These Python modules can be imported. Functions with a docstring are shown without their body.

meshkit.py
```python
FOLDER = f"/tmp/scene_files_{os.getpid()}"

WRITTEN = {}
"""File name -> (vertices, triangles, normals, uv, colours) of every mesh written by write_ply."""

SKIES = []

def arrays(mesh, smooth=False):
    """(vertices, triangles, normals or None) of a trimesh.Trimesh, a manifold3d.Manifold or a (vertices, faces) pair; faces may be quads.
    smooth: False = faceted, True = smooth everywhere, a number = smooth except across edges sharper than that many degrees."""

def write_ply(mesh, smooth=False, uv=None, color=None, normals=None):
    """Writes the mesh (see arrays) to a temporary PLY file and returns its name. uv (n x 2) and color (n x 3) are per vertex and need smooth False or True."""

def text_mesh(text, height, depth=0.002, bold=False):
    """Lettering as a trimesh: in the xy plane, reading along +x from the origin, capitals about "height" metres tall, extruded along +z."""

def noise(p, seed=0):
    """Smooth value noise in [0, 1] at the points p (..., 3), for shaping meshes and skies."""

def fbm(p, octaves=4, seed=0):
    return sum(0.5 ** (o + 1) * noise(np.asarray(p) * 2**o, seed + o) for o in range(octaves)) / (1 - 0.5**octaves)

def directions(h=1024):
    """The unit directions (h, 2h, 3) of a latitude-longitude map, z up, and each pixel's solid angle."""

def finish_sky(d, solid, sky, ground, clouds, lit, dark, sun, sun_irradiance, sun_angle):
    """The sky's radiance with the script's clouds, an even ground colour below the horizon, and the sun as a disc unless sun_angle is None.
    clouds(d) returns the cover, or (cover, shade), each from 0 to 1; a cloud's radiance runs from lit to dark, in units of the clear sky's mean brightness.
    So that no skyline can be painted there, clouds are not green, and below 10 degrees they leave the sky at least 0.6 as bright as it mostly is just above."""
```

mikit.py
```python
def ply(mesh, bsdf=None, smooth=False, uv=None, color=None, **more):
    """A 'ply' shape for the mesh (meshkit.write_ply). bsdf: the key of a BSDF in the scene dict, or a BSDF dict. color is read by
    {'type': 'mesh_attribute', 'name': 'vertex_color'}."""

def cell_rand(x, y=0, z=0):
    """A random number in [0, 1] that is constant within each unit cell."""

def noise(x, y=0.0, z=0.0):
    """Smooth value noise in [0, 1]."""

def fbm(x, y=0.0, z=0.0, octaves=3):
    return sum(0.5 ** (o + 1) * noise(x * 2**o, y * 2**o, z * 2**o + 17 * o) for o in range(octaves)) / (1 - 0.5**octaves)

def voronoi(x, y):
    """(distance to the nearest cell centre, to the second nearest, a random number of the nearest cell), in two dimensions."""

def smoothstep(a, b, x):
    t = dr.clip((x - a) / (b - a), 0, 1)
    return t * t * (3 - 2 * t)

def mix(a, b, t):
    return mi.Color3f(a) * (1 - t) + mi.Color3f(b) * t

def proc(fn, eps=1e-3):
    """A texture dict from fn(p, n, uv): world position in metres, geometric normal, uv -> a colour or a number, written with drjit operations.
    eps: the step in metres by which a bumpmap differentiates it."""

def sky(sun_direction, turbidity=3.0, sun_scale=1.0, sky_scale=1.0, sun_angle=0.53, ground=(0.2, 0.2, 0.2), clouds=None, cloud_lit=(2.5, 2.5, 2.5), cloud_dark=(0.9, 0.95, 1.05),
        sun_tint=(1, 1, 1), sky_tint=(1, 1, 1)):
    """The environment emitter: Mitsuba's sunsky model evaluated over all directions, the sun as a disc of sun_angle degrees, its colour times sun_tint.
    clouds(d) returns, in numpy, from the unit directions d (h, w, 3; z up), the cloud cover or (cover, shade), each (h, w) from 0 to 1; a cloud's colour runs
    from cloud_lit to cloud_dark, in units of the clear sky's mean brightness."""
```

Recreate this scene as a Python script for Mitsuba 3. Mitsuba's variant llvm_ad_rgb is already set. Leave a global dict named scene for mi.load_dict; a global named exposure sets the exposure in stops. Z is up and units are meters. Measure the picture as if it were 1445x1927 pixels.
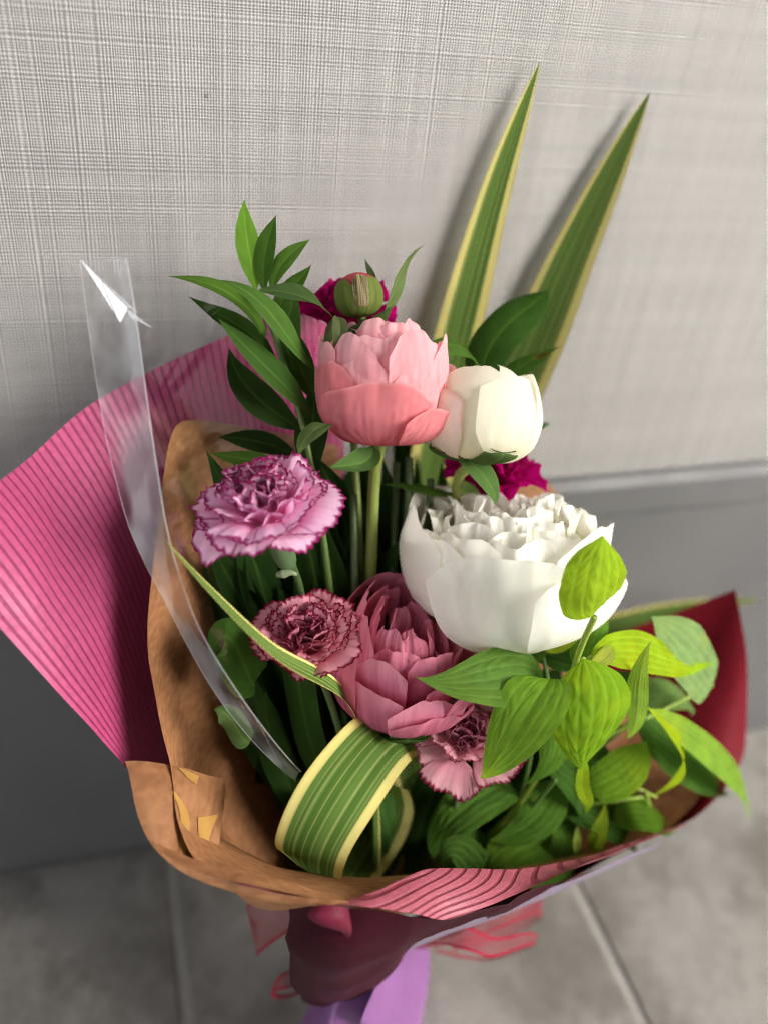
import math
import numpy as np, drjit as dr, mitsuba as mi, trimesh
import mikit, meshkit
from mikit import proc, noise, fbm, smoothstep, mix, cell_rand
from scipy.interpolate import Akima1DInterpolator, CubicSpline

T = mi.ScalarTransform4f
scene, labels = {}, {}
V = lambda *a: np.array(a, float)

# ------------------------------------------------------------------ camera, light, exposure
scene['camera'] = {'type': 'thinlens', 'fov': 47.968, 'fov_axis': 'x', 'near_clip': 0.02, 'far_clip': 20.0,
                   'aperture_radius': 0.0050, 'focus_distance': 0.380,
                   'to_world': T().look_at(origin=[np.float64(0.0), np.float64(-0.43), np.float64(0.64)], target=[np.float64(0.28586), np.float64(0.32968), np.float64(0.05591)], up=[np.float64(0.08801), np.float64(0.58614), np.float64(0.80542)])}
exposure = 0.42


def lamp(key, centre, target, w, h, rgb):
    m = T().look_at(origin=list(centre), target=list(target), up=[0, 0, 1]).scale([w / 2, h / 2, 1])
    scene[key] = {'type': 'rectangle', 'to_world': m, 'bsdf': {'type': 'diffuse', 'reflectance': {'type': 'rgb', 'value': [.5, .5, .5]}},
                  'emitter': {'type': 'area', 'radiance': {'type': 'rgb', 'value': list(rgb)}}}


lamp('window_light', (1.85, -1.50, 1.55), (.15, -.1, .3), 1.3, 1.3, (18.0, 17.3, 16.4))
labels['window_light'] = {'kind': 'structure'}
lamp('doorway_light', (-1.5, -1.5, 1.2), (.1, -.1, .3), 1.3, 1.6, (1.9, 2.0, 2.15))
labels['doorway_light'] = {'kind': 'structure'}
scene['room_light'] = {'type': 'constant', 'radiance': {'type': 'rgb', 'value': [.09, .092, .095]}}

# ------------------------------------------------------------------ helpers: curves, surfaces, meshes
def cr(pts, n):
    """smooth curve through the points, n samples"""
    p = np.asarray(pts, float)
    d = np.r_[0, np.cumsum(np.maximum(np.linalg.norm(np.diff(p, axis=0), axis=1), 1e-6))]
    d /= d[-1]
    x = np.linspace(0, 1, n)
    if len(p) == 2:
        return p[0] + (p[1] - p[0]) * x[:, None]
    if len(p) < 5:
        return CubicSpline(d, p)(x)
    return Akima1DInterpolator(d, p, method='makima')(x)


def f1(pts, x):
    """smooth 1-d function through (x, y) points"""
    p = np.asarray(pts, float)
    return Akima1DInterpolator(p[:, 0], p[:, 1], method='makima')(np.clip(x, p[0, 0], p[-1, 0]))


def surf(rows, n, m):
    """surface through a grid of control points: each row is a curve of m samples, n samples across the rows"""
    r = np.array([cr(q, m) for q in rows])
    return np.stack([cr(r[:, j], n) for j in range(m)], 1)


def grid_faces(n, m, closed=False):
    i, j = np.meshgrid(np.arange(n - 1), np.arange(m if closed else m - 1), indexing='ij')
    a, b = i * m + j, i * m + (j + 1) % m
    q = np.stack([a, b, b + m, a + m], -1).reshape(-1, 4)
    return np.vstack([q[:, [0, 1, 2]], q[:, [0, 2, 3]]])


def normals(p):
    du, dv = np.gradient(p, axis=0), np.gradient(p, axis=1)
    n = np.cross(du, dv)
    return n / (np.linalg.norm(n, axis=-1, keepdims=True) + 1e-12)


def nz(p, scale, seed=0, octaves=3):
    return meshkit.fbm(np.asarray(p) * scale + 50, octaves, seed) - .5


def unit(v):
    return np.asarray(v, float) / (np.linalg.norm(v) + 1e-12)


def numbered(key):
    if key not in scene and key not in labels:
        return key
    k = 1
    while f'{key}_{k:03d}' in scene or f'{key}_{k:03d}' in labels:
        k += 1
    return f'{key}_{k:03d}'


def thing(name, label, cat, group=None, kind=None):
    key = numbered(name)
    labels[key] = {'label': label, 'category': cat}
    if group:
        labels[key]['group'] = group
    if kind:
        labels[key]['kind'] = kind
    return key


def put(parent, name, grid, bsdf, col=None, closed=False, label=None):
    """one part: a grid of points (n, m, 3) with uv = (across, along) and an optional colour per vertex"""
    key = numbered(f'{parent}__{name}') if parent else numbered(name)
    n, m = grid.shape[:2]
    uv = np.stack(np.broadcast_arrays(np.linspace(0, 1, m)[None, :], np.linspace(0, 1, n)[:, None]), -1).reshape(-1, 2)
    c = None if col is None else np.clip(np.broadcast_to(col, grid.shape), 0, 1).reshape(-1, 3)
    scene[key] = mikit.ply((grid.reshape(-1, 3), grid_faces(n, m, closed)), bsdf, smooth=True, uv=uv, color=c)
    if label:
        labels[key] = {'label': label}
    return key


def tube(parent, name, pts, radii, bsdf, col=None, n=24, sides=10):
    c = cr(pts, n)
    r = np.interp(np.linspace(0, 1, n), np.linspace(0, 1, len(np.atleast_1d(radii))), np.atleast_1d(radii)) if np.ndim(radii) else np.full(n, radii)
    t = np.gradient(c, axis=0)
    t /= np.linalg.norm(t, axis=1, keepdims=True)
    a = np.cross(t, [.31, -.9, .2])
    a /= np.linalg.norm(a, axis=1, keepdims=True)
    b = np.cross(t, a)
    ang = np.arange(sides) * 2 * np.pi / sides
    g = c[:, None] + r[:, None, None] * (np.cos(ang)[None, :, None] * a[:, None] + np.sin(ang)[None, :, None] * b[:, None])
    g = np.concatenate([c[:1, None].repeat(sides, 1), g, c[-1:, None].repeat(sides, 1)])
    return put(parent, name, g, bsdf, col, closed=True)


def lerp(a, b, t):
    t = np.asarray(t)[..., None]
    return np.asarray(a, float) * (1 - t) + np.asarray(b, float) * t


def sst(a, b, x):
    t = np.clip((np.asarray(x, float) - a) / (b - a), 0, 1)
    return t * t * (3 - 2 * t)


# ------------------------------------------------------------------ materials
VC = {'type': 'mesh_attribute', 'name': 'vertex_color'}


def thin(key, rough, trans, sheen=0.0, eta=1.4):
    scene[key] = {'type': 'principledthin', 'base_color': VC, 'roughness': rough, 'diff_trans': trans, 'eta': eta, 'sheen': sheen}


thin('petal_soft', .62, .8, .15, 1.3)
thin('petal_waxy', .5, .72, .1, 1.3)
thin('leaf_gloss', .27, .7, 0., 1.65)
thin('leaf_satin', .27, .9, 0., 1.75)
thin('leaf_dark', .38, .3)
scene['stem_green'] = {'type': 'principled', 'base_color': VC, 'roughness': .45, 'specular': .4}


def twosided(key, b):
    scene[key] = {'type': 'twosided', 'b': b}


def principled(col, rough, **k):
    c = proc(col) if callable(col) else {'type': 'rgb', 'value': list(col)}
    r = proc(rough) if callable(rough) else rough
    return {'type': 'principled', 'base_color': c, 'roughness': r, **k}


def bump(b, fn, eps=2e-4):
    return {'type': 'bumpmap', 'b': b, 't': proc(fn, eps), 'scale': 1.0}


# wallpaper: vinyl linen weave, threads about a millimetre apart, uneven in weight
def threads(a, b, seed):
    """a runs across the thread, b along it"""
    x = a + (noise(b * 6.0, seed + .5) - .5) * .0012
    ph = noise(x * 260.0, b * 7.0, seed) * 7.0 + noise(x * 90.0, b * 4.0, seed + 3) * 9.0
    yarn = dr.sin(x * 4300.0 + ph)
    slub = noise(x * 420.0, b * 13.0, seed + 7)
    band = noise(x * 310.0, b * 9.0, seed + 17)
    return .5 + .5 * yarn * (.40 + .85 * slub) + (band - .5) * .24


def weave(p):
    return threads(p.x, p.z, 1) * .54 + threads(p.z, p.x, 31) * .46


def wall_col(p, n, uv):
    w = weave(p)
    k = smoothstep(.12, .88, w)
    base = mix((.22, .211, .20), (.47, .452, .43), k)
    st = smoothstep(.5, .9, noise(p.x * 9, p.z * 7, 3.3)) * .05
    speck = dr.exp(-dr.square((p.x - 0.0515) / .0009) - dr.square((p.z - 0.5555) / .0012)) * .6
    return base * (1 - st) * (1 - speck)


scene['wallpaper'] = {'type': 'twosided', 'b': bump(principled(wall_col, .6, specular=.35), lambda p, n, uv: weave(p) * .00045, 2e-4)}
scene['baseboard_paint'] = principled(lambda p, n, uv: mix((.12, .12, .122), (.155, .154, .152), fbm(p.x * 14, p.z * 14, 1.0)), lambda p, n, uv: .38 + .2 * fbm(p.x * 22, p.z * 22, 4.0), specular=.3)


def tile_col(p, n, uv):
    a = fbm(p.x * 16, p.y * 16, 3.0, octaves=4)
    b = fbm(p.x * 90, p.y * 90, 9.0)
    g = noise(p.x * 700, p.y * 700)
    return mix((.145, .134, .118), (.27, .254, .23), smoothstep(.25, .75, a * .7 + b * .3)) * (.88 + .24 * g)


scene['concrete_tile'] = bump(principled(tile_col, .55, specular=.4), lambda p, n, uv: fbm(p.x * 60, p.y * 60) * .0012, 1e-3)
scene['grout'] = principled(lambda p, n, uv: mix((.30, .285, .26), (.40, .38, .35), fbm(p.x * 50, p.y * 50)), .8)


# wrapping papers
def fibre(p):
    return fbm(p.x * 420, p.y * 420, p.z * 420, octaves=3)


STRIPES = 56.0


def rib_mask(uv, count=STRIPES):
    f = uv.x * count + (noise(uv.y * 5, uv.x * 9) - .5) * .10
    f = f - dr.floor(f)
    return smoothstep(.0, .10, f) * (1 - smoothstep(.24, .36, f))


def paper_col(light, dark, count):
    def fn(p, n, uv):
        c = mix(light, dark, rib_mask(uv, count) * .85)
        return c * (.86 + .28 * fibre(p))
    return fn


def paper_rib(count, depth):
    return lambda p, n, uv: -rib_mask(uv, count) * depth + fibre(p) * .00022


twosided('magenta_paper', bump(principled(paper_col((.42, .058, .165), (.235, .022, .072), STRIPES), .46, specular=.5, sheen=.4), paper_rib(STRIPES, .0007)))
twosided('fold_paper', bump(principled(paper_col((.36, .085, .12), (.20, .025, .045), 50.0), .5, specular=.45, sheen=.3), paper_rib(50.0, .0006)))
twosided('red_paper', bump(principled(lambda p, n, uv: mix((.12, .003, .008), (.16, .005, .014), fibre(p)), .62, specular=.12), lambda p, n, uv: fibre(p) * .0003))
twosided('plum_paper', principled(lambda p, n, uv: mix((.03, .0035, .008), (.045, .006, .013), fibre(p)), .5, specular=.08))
twosided('rose_paper', principled((.13, .012, .03), .55, specular=.15))
twosided('pale_lilac_paper', principled(lambda p, n, uv: mix((.20, .16, .22), (.25, .20, .27), fibre(p)), .5, specular=.4))
twosided('lilac_paper', principled(lambda p, n, uv: mix((.205, .078, .225), (.25, .10, .28), fbm(p.x * 60, p.y * 60, p.z * 40)), .42, specular=.45))


def kraft(p, n, uv):
    f = fbm(p.x * 260, p.y * 260, p.z * 420, octaves=4)
    w = fbm(p.x * 38, p.y * 38, p.z * 38)
    return mix((.235, .10, .042), (.335, .158, .07), smoothstep(.2, .8, f)) * (.9 + .2 * w)


twosided('kraft_paper', bump(principled(kraft, .62, specular=.3), lambda p, n, uv: fbm(p.x * 240, p.y * 240, p.z * 300) * .0006 + fbm(p.x * 30, p.y * 30, p.z * 30) * .0012))
twosided('gold_ink', principled(lambda p, n, uv: mix((.50, .26, .07), (.62, .36, .10), fbm(p.x * 300, p.y * 300, p.z * 300)), .4, metallic=.35))
scene['film'] = {'type': 'thindielectric', 'int_ior': 1.3}
scene['film_haze'] = {'type': 'blendbsdf', 'weight': proc(lambda p, n, uv: .02 + .13 * smoothstep(.35, .8, noise(uv.x * 17, uv.y * 2.2, 4.0)) + .03 * noise(uv.x * 60, uv.y * 5)), 'a': {'type': 'thindielectric', 'int_ior': 1.28},
                      'b': {'type': 'twosided', 'b': {'type': 'diffuse', 'reflectance': {'type': 'rgb', 'value': [.75, .76, .8]}}}}
scene['film_edge'] = {'type': 'blendbsdf', 'weight': .2, 'a': {'type': 'thindielectric', 'int_ior': 1.3}, 'b': {'type': 'twosided', 'b': {'type': 'diffuse', 'reflectance': {'type': 'rgb', 'value': [.8, .8, .84]}}}}
scene['film_fold'] = {'type': 'blendbsdf', 'weight': .75, 'a': {'type': 'thindielectric', 'int_ior': 1.6},
                      'b': {'type': 'twosided', 'b': {'type': 'roughplastic', 'alpha': .1, 'diffuse_reflectance': {'type': 'rgb', 'value': [.85, .87, .9]}}}}
scene['organza'] = {'type': 'blendbsdf', 'weight': .42, 'a': {'type': 'null'},
                    'b': {'type': 'principledthin', 'base_color': {'type': 'rgb', 'value': [.45, .07, .10]}, 'roughness': .4, 'diff_trans': .8}}
scene['organza_edge'] = {'type': 'principledthin', 'base_color': {'type': 'rgb', 'value': [.42, .03, .06]}, 'roughness': .35, 'diff_trans': .6}

# ------------------------------------------------------------------ the setting
def box(key, lo, hi, bsdf, ch=.003):
    lo, hi = np.array(lo, float), np.array(hi, float)
    pts = []
    for k in np.ndindex(2, 2, 2):
        c = np.where(np.array(k) == 1, hi, lo)
        s = np.where(np.array(k) == 1, -1, 1)
        for a in range(3):
            d = np.full(3, ch) * s
            d[a] = 0
            pts.append(c + d)
    m = trimesh.convex.convex_hull(np.array(pts))
    scene[key] = mikit.ply(m, bsdf, smooth=False)


wx, wz = np.linspace(-1.2, 2.2, 2), np.linspace(.30, 1.8, 2)
scene['wall'] = mikit.ply((np.array([[-1.2, 0, .3], [2.2, 0, .3], [2.2, 0, 1.8], [-1.2, 0, 1.8]]), np.array([[0, 1, 2], [0, 2, 3]])), 'wallpaper', uv=np.array([[0, 0], [1, 0], [1, 1], [0, 1.]]))
labels['wall'] = {'kind': 'structure', 'label': 'grey linen-textured wallpaper on the wall'}
box('baseboard', (-1.2, -.006, -.05), (2.2, .03, .296), 'baseboard_paint')
labels['baseboard'] = {'kind': 'structure', 'label': 'tall grey baseboard under the wallpaper'}
box('baseboard__cap', (-1.2, -.012, .293), (2.2, .03, .326), 'baseboard_paint', .005)
x0, pitch, gap = .009, .315, .008
base = np.array([[-1.5, -1.6, -.003], [2.4, -1.6, -.003], [2.4, .0, -.003], [-1.5, .0, -.003]])
scene['floor'] = mikit.ply((base, np.array([[0, 1, 2], [0, 2, 3]])), 'grout', uv=base[:, :2])
labels['floor'] = {'kind': 'structure', 'label': 'grey concrete floor tiles'}
for i in range(-3, 6):
    for j in range(3):
        box(numbered('floor__tile'), (x0 + i * pitch + gap / 2, -.008 - (j + 1) * pitch + gap, -.02), (x0 + (i + 1) * pitch - gap / 2, -.008 - j * pitch, 0), 'concrete_tile', .0012)

# ------------------------------------------------------------------ leaves
PROF = {
    'ovate': [(0, .02), (.04, .42), (.14, .83), (.32, 1), (.52, .9), (.72, .56), (.86, .25), (.94, .09), (1, 0)],
    'round': [(0, .02), (.03, .45), (.12, .84), (.35, 1), (.6, .96), (.8, .68), (.91, .34), (.96, .15), (1, 0)],
    'lance': [(0, .06), (.12, .42), (.3, .85), (.48, 1), (.66, .86), (.83, .48), (.94, .16), (1, 0)],
    'blade': [(0, .85), (.4, .97), (.6, 1), (.73, .93), (.87, .61), (.94, .35), (.98, .14), (1, 0)],
}


def leaf_grid(ctrl, width, up, prof, fold=.2, curl=0., wave=0., twist=0., n=44, m=25, seed=0):
    """centre line through ctrl; up = the side the upper face looks to; fold > 0 lifts the edges, curl bends them"""
    c = cr(ctrl, n)
    t = np.gradient(c, axis=0)
    t /= np.linalg.norm(t, axis=1, keepdims=True)
    up = np.asarray(up, float)
    up = np.broadcast_to(up, (n, 3)) if up.ndim == 1 else cr(up, n)
    side = np.cross(t, up)
    side /= np.linalg.norm(side, axis=1, keepdims=True)
    nor = np.cross(side, t)
    tt = np.linspace(0, 1, n)
    if twist:
        a = twist * tt[:, None]
        side, nor = side * np.cos(a) + nor * np.sin(a), nor * np.cos(a) - side * np.sin(a)
    w = f1(PROF[prof], tt) * width / 2
    s = np.linspace(-1, 1, m)
    h = fold * np.abs(s) - curl * s * s
    g = c[:, None] + (w[:, None] * s)[..., None] * side[:, None] + (w[:, None] * h)[..., None] * nor[:, None]
    rip = wave * width * np.sin(tt[:, None] * 9 + seed + 2.2 * np.sign(s)) * s ** 2 * np.sin(np.pi * tt)[:, None]
    return g + rip[..., None] * nor[:, None], tt[:, None] * np.ones(m), s[None] * np.ones((n, 1)), nor


def vein_leaf(parent, name, ctrl, width, up, base, prof='ovate', fold=.12, curl=.1, wave=.03, quilt=1., mat='leaf_satin', veincol=None, seed=0, twist=0., label=None):
    """a leaf with arching parallel veins and puckered tissue between them"""
    n, m = 76, 49
    g, t, s, nor = leaf_grid(ctrl, width, up, prof, fold, curl, wave, twist, n, m, seed)
    vs = [-.66, -.34, 0, .34, .66]
    groove = sum(np.exp(-((s - v) / (.045 if v else .06)) ** 2) for v in vs)
    ph = nz(np.stack([s * 3 + seed, t * 3, t * 0], -1), 1, seed, 2) * 3
    pucker = np.sin((t * 34 + np.abs(s) * 6) + ph * 5) * (1 - np.clip(groove, 0, 1)) * sst(.03, .2, t) * (1 - sst(.75, .95, t))
    bulge = 1 - np.clip(groove, 0, 1) ** .7
    d = width * quilt * (.010 * bulge + .0065 * pucker) * np.minimum(1, f1(PROF[prof], t) * 1.3)
    g = g + d[..., None] * nor[:, None]
    base = np.asarray(base, float)
    col = lerp(base, base * np.array([1.35, 1.08, .8]), sst(.0, .35, nz(g, 45, seed + 9))) * (1 + .6 * nz(g, 130, seed)[..., None]) * (1 + .05 * (bulge - .6))[..., None]
    vc = base * 1.3 + np.array([.035, .05, .015]) if veincol is None else np.asarray(veincol)
    k = np.clip(sum(np.exp(-((s - v) / (.042 if v else .06)) ** 2) for v in vs), 0, 1) * .62
    edge = sst(.955, 1., np.abs(s)) * .6
    col = lerp(col, vc, np.maximum(k, edge)) if True else col
    return put(parent, name, g, mat, col, label=label)


def plain_leaf(parent, name, ctrl, width, up, base, prof='lance', fold=.3, curl=.1, wave=.02, mat='leaf_gloss', seed=0, twist=0., rib=None, spot=None, label=None):
    n, m = 48, 21
    g, t, s, nor = leaf_grid(ctrl, width, up, prof, fold, curl, wave, twist, n, m, seed)
    base = np.asarray(base, float)
    side = np.sin((t * 26 - np.abs(s) * 7)) * .5 + .5
    g = g + (width * .004 * side * np.minimum(1, f1(PROF[prof], t)))[..., None] * nor[:, None]
    col = base * (1 + .45 * nz(g, 70, seed)[..., None]) * (1 + .07 * (side - .5))[..., None]
    col = lerp(col, base * 1.6 + np.array([.03, .04, .005]) if rib is None else np.asarray(rib), np.exp(-(s / .07) ** 2) * .6)
    col = lerp(col, base * 1.5 + .02, sst(.93, 1., np.abs(s)) * .5)
    if spot is not None:
        r = np.hypot((t - spot[0]) / spot[2], (s - spot[1]) / spot[3])
        col = lerp(col, (.06, .025, .008), (1 - sst(.75, 1.0, r)) * .9)
        col = lerp(col, (.16, .13, .02), np.exp(-((r - 1.1) / .16) ** 2) * .8)
    return put(parent, name, g, mat, col, label=label)


def variegate(s, t, seed=0, margin=.74, dark=1.0):
    """green strap with yellow margins and hair-thin pale lines that run its length"""
    g = lerp((.065, .135, .022), (.13, .225, .05), .5 + 1.6 * nz(np.stack([s * 9 + seed, t * .7, s * 0], -1), 1, seed, 2))
    for i, (q, w, k) in enumerate([(-.5, .02, .7), (-.22, .014, .55), (.02, .018, .5), (.3, .03, .6), (.52, .012, .6), (.62, .02, .4), (-.62, .012, .35)]):
        g = lerp(g, (.42, .47, .17), np.exp(-((s - q - .03 * math.sin(seed * 3 + i)) / w) ** 2) * k)
    fine = nz(np.stack([s * 60, t * 1.2, s * 0], -1), 1, seed + 3, 2)
    g = g * (1 + .28 * fine)[..., None]
    y = lerp((.66, .57, .16), (.76, .70, .28), .5 + nz(np.stack([s * 30, t * 3, s * 0], -1), 1, seed + 5, 2))
    k = sst(margin - .025, margin + .025, np.abs(s + .02 * np.sin(t * 6 + seed)))
    c = lerp(g, y, k)
    return lerp(c, (.18, .07, .03), sst(.965, 1., np.abs(s)) * .75) * dark


# ------------------------------------------------------------------ flowers
def frame(axis, toward=V(-0.2859,-0.7597,0.5841)):
    z = unit(axis)
    x = unit(toward - z * (toward @ z))
    return np.stack([x, np.cross(z, x), z], 1)


def petal(phi, hw, prof, R, top=.3, cup=0., ruf=0., notch=0., freq=3., seed=0, lean=0., n=30, m=29, pw=2.4, base=.35):
    """petal of a cup flower: (r, h) profile in units of R, hw = half width in degrees round the axis; angle 0 looks to the camera, 90 to the right"""
    r_ = np.random.default_rng(seed)
    t, s = np.meshgrid(np.linspace(0, 1, n), np.linspace(-1, 1, m), indexing='ij')
    ph = r_.uniform(0, 6.28, 4)
    jag = notch * (np.abs(np.sin(s * 2.1 + ph[0])) ** 3 + .5 * meshkit.noise(np.stack([s * 4 + ph[1], s * 0, s * 0], -1), seed) + .25 * meshkit.noise(np.stack([s * 13 + ph[1], s * 0, s * 0], -1), seed + 1))
    te = t * (1 - top * np.abs(s) ** pw - jag)
    pr = cr(prof, 60)
    k = np.linspace(0, 1, 60)
    r, h = np.interp(te, k, pr[:, 0]), np.interp(te, k, pr[:, 1])
    w = np.radians(hw) * (base + (1 - base) * sst(0, .55, te))
    a = np.radians(phi) + s * w + lean * te
    r = r + cup * s ** 2 * te + ruf * te ** 3 * np.sin(s * freq * 2 + ph[2]) + .4 * ruf * te ** 3 * np.sin(s * freq * 5.3 + ph[3])
    p = np.stack([r * np.cos(a), r * np.sin(a), h], -1)
    p += .05 * nz(p + seed, 2.2, seed, 2)[..., None] * (te ** 1.2)[..., None] * np.stack([np.cos(a), np.sin(a), a * 0], -1)
    p += (.022 * nz(np.stack([s * 5 + seed, te * .8, te * 0], -1), 1, seed + 4, 3) * te)[..., None] * np.stack([np.cos(a), np.sin(a), a * 0], -1)
    return p * R, t, s, te


def streaks(s, t, seed, f=16):
    a = nz(np.stack([s * f * (.6 + .4 * t) + seed, t * 1.6, s * 0], -1), 1, seed, 3)
    return a


class Flower:
    def __init__(self, name, label, cat, centre, axis, R, group=None):
        self.key = thing(name, label, cat, group)
        self.c, self.M, self.R = np.asarray(centre, float), frame(axis), R

    def at(self, p):
        return self.c + p @ self.M.T

    def petal(self, phi, hw, prof, colour, mat='petal_soft', off=(0, 0, 0), tip=(0, 0), part='petal', **k):
        p, t, s, te = petal(phi, hw, prof, self.R, **k)
        if tip[0] or tip[1]:
            c, q = np.cos(tip[0]), np.sin(tip[0])
            p = p @ np.array([[c, 0, q], [0, 1, 0], [-q, 0, c]]).T
        g = self.at(p + np.asarray(off) * self.R)
        return put(self.key, part, g, mat, colour(s, t, k.get('seed', 0)))


def pink_col(s, t, seed):
    r = np.random.default_rng(seed)
    st = streaks(s, t, seed, 32) * 1.3
    c = lerp((.66, .17, .19), (.86, .40, .42), sst(.0, .75, t + .35 * st))
    c = lerp(c, (.90, .52, .56), sst(.55, 1., t + .25 * st) * r.uniform(.3, .9))
    return c * (1 + .25 * st)[..., None] * (1 + .22 * streaks(s, t, seed + 3, 70))[..., None]


def deep_pink_col(s, t, seed):
    st = streaks(s, t, seed, 32) * 1.3
    c = lerp((.50, .06, .08), (.78, .27, .29), sst(.0, .8, t + .5 * st))
    c = lerp(c, (.90, .55, .55), sst(.965, 1., t) * .5) * (1 + .25 * streaks(s, t, seed + 3, 70))[..., None]
    return c * (1 + .3 * st)[..., None]


def cream_col(s, t, seed):
    st = streaks(s, t, seed, 14)
    c = lerp((.80, .76, .50), (.88, .86, .72), sst(0, .7, t + .3 * st))
    return c * (1 + .10 * st)[..., None]


def blush_edge_col(s, t, seed):
    st = streaks(s, t, seed, 20)
    c = lerp((.74, .62, .46), (.86, .74, .66), sst(0, .8, t))
    c = lerp(c, (.30, .07, .07), sst(.10, .34, st * sst(.45, .0, t) + .12) * (1 - sst(.1, .45, t)))
    c = lerp(c, (.55, .16, .16), np.maximum(sst(.93, 1., t), sst(.9, 1., np.abs(s)) * sst(.3, .7, t)) * .45)
    return c * (1 + .15 * st)[..., None]


def white_col(s, t, seed):
    st = streaks(s, t, seed, 12)
    c = lerp((.88, .86, .58), (.94, .925, .85), sst(.0, .55, t + .2 * st))
    return c * (1 + .05 * st)[..., None]


def core_col(s, t, seed):
    r = np.random.default_rng(seed)
    c = lerp((.88, .82, .46), (.93, .92, .84), sst(.0, .75, t + r.uniform(-.15, .25)))
    return c * (1 + .05 * streaks(s, t, seed, 9))[..., None]


def mauve_col(s, t, seed):
    r = np.random.default_rng(seed)
    st = streaks(s, t, seed, 16)
    c = lerp((.42, .045, .11), (.66, .19, .29), sst(.05, .75, t + .35 * st))
    c = lerp(c, (.78, .38, .46), sst(.7, 1., t + .2 * st) * r.uniform(.2, .7))
    return c * (1 + .3 * st)[..., None]


GLOBE = [(.12, 0), (.62, .05), (.97, .5), (1.0, 1.0), (.86, 1.45), (.62, 1.72)]
GLOBE_IN = [(.12, .05), (.55, .15), (.84, .6), (.88, 1.1), (.74, 1.6), (.5, 1.9)]
GLOBE_TOP = [(.1, .1), (.45, .3), (.62, .8), (.62, 1.3), (.5, 1.8), (.34, 2.08)]


def sepals(fl, count, R, h0, length, seed, base=(.07, .13, .03), off=0.):
    r = np.random.default_rng(seed)
    for i in range(count):
        a = i * 2 * np.pi / count + r.uniform(-.3, .3) + off
        pts = np.array([[.05, 0, h0], [.5, 0, h0 - .05], [.9, 0, h0 + .12], [1.05 * length, 0, h0 + .45 * length]]) * R
        rot = np.array([[np.cos(a), -np.sin(a), 0], [np.sin(a), np.cos(a), 0], [0, 0, 1]])
        plain_leaf(fl.key, 'sepal', fl.at(pts @ rot.T), R * .75, -fl.M[:, 2] + fl.M @ (rot @ V(.8, 0, 0)), base, 'round', .1, .3, .02, 'leaf_satin', seed + i)


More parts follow.
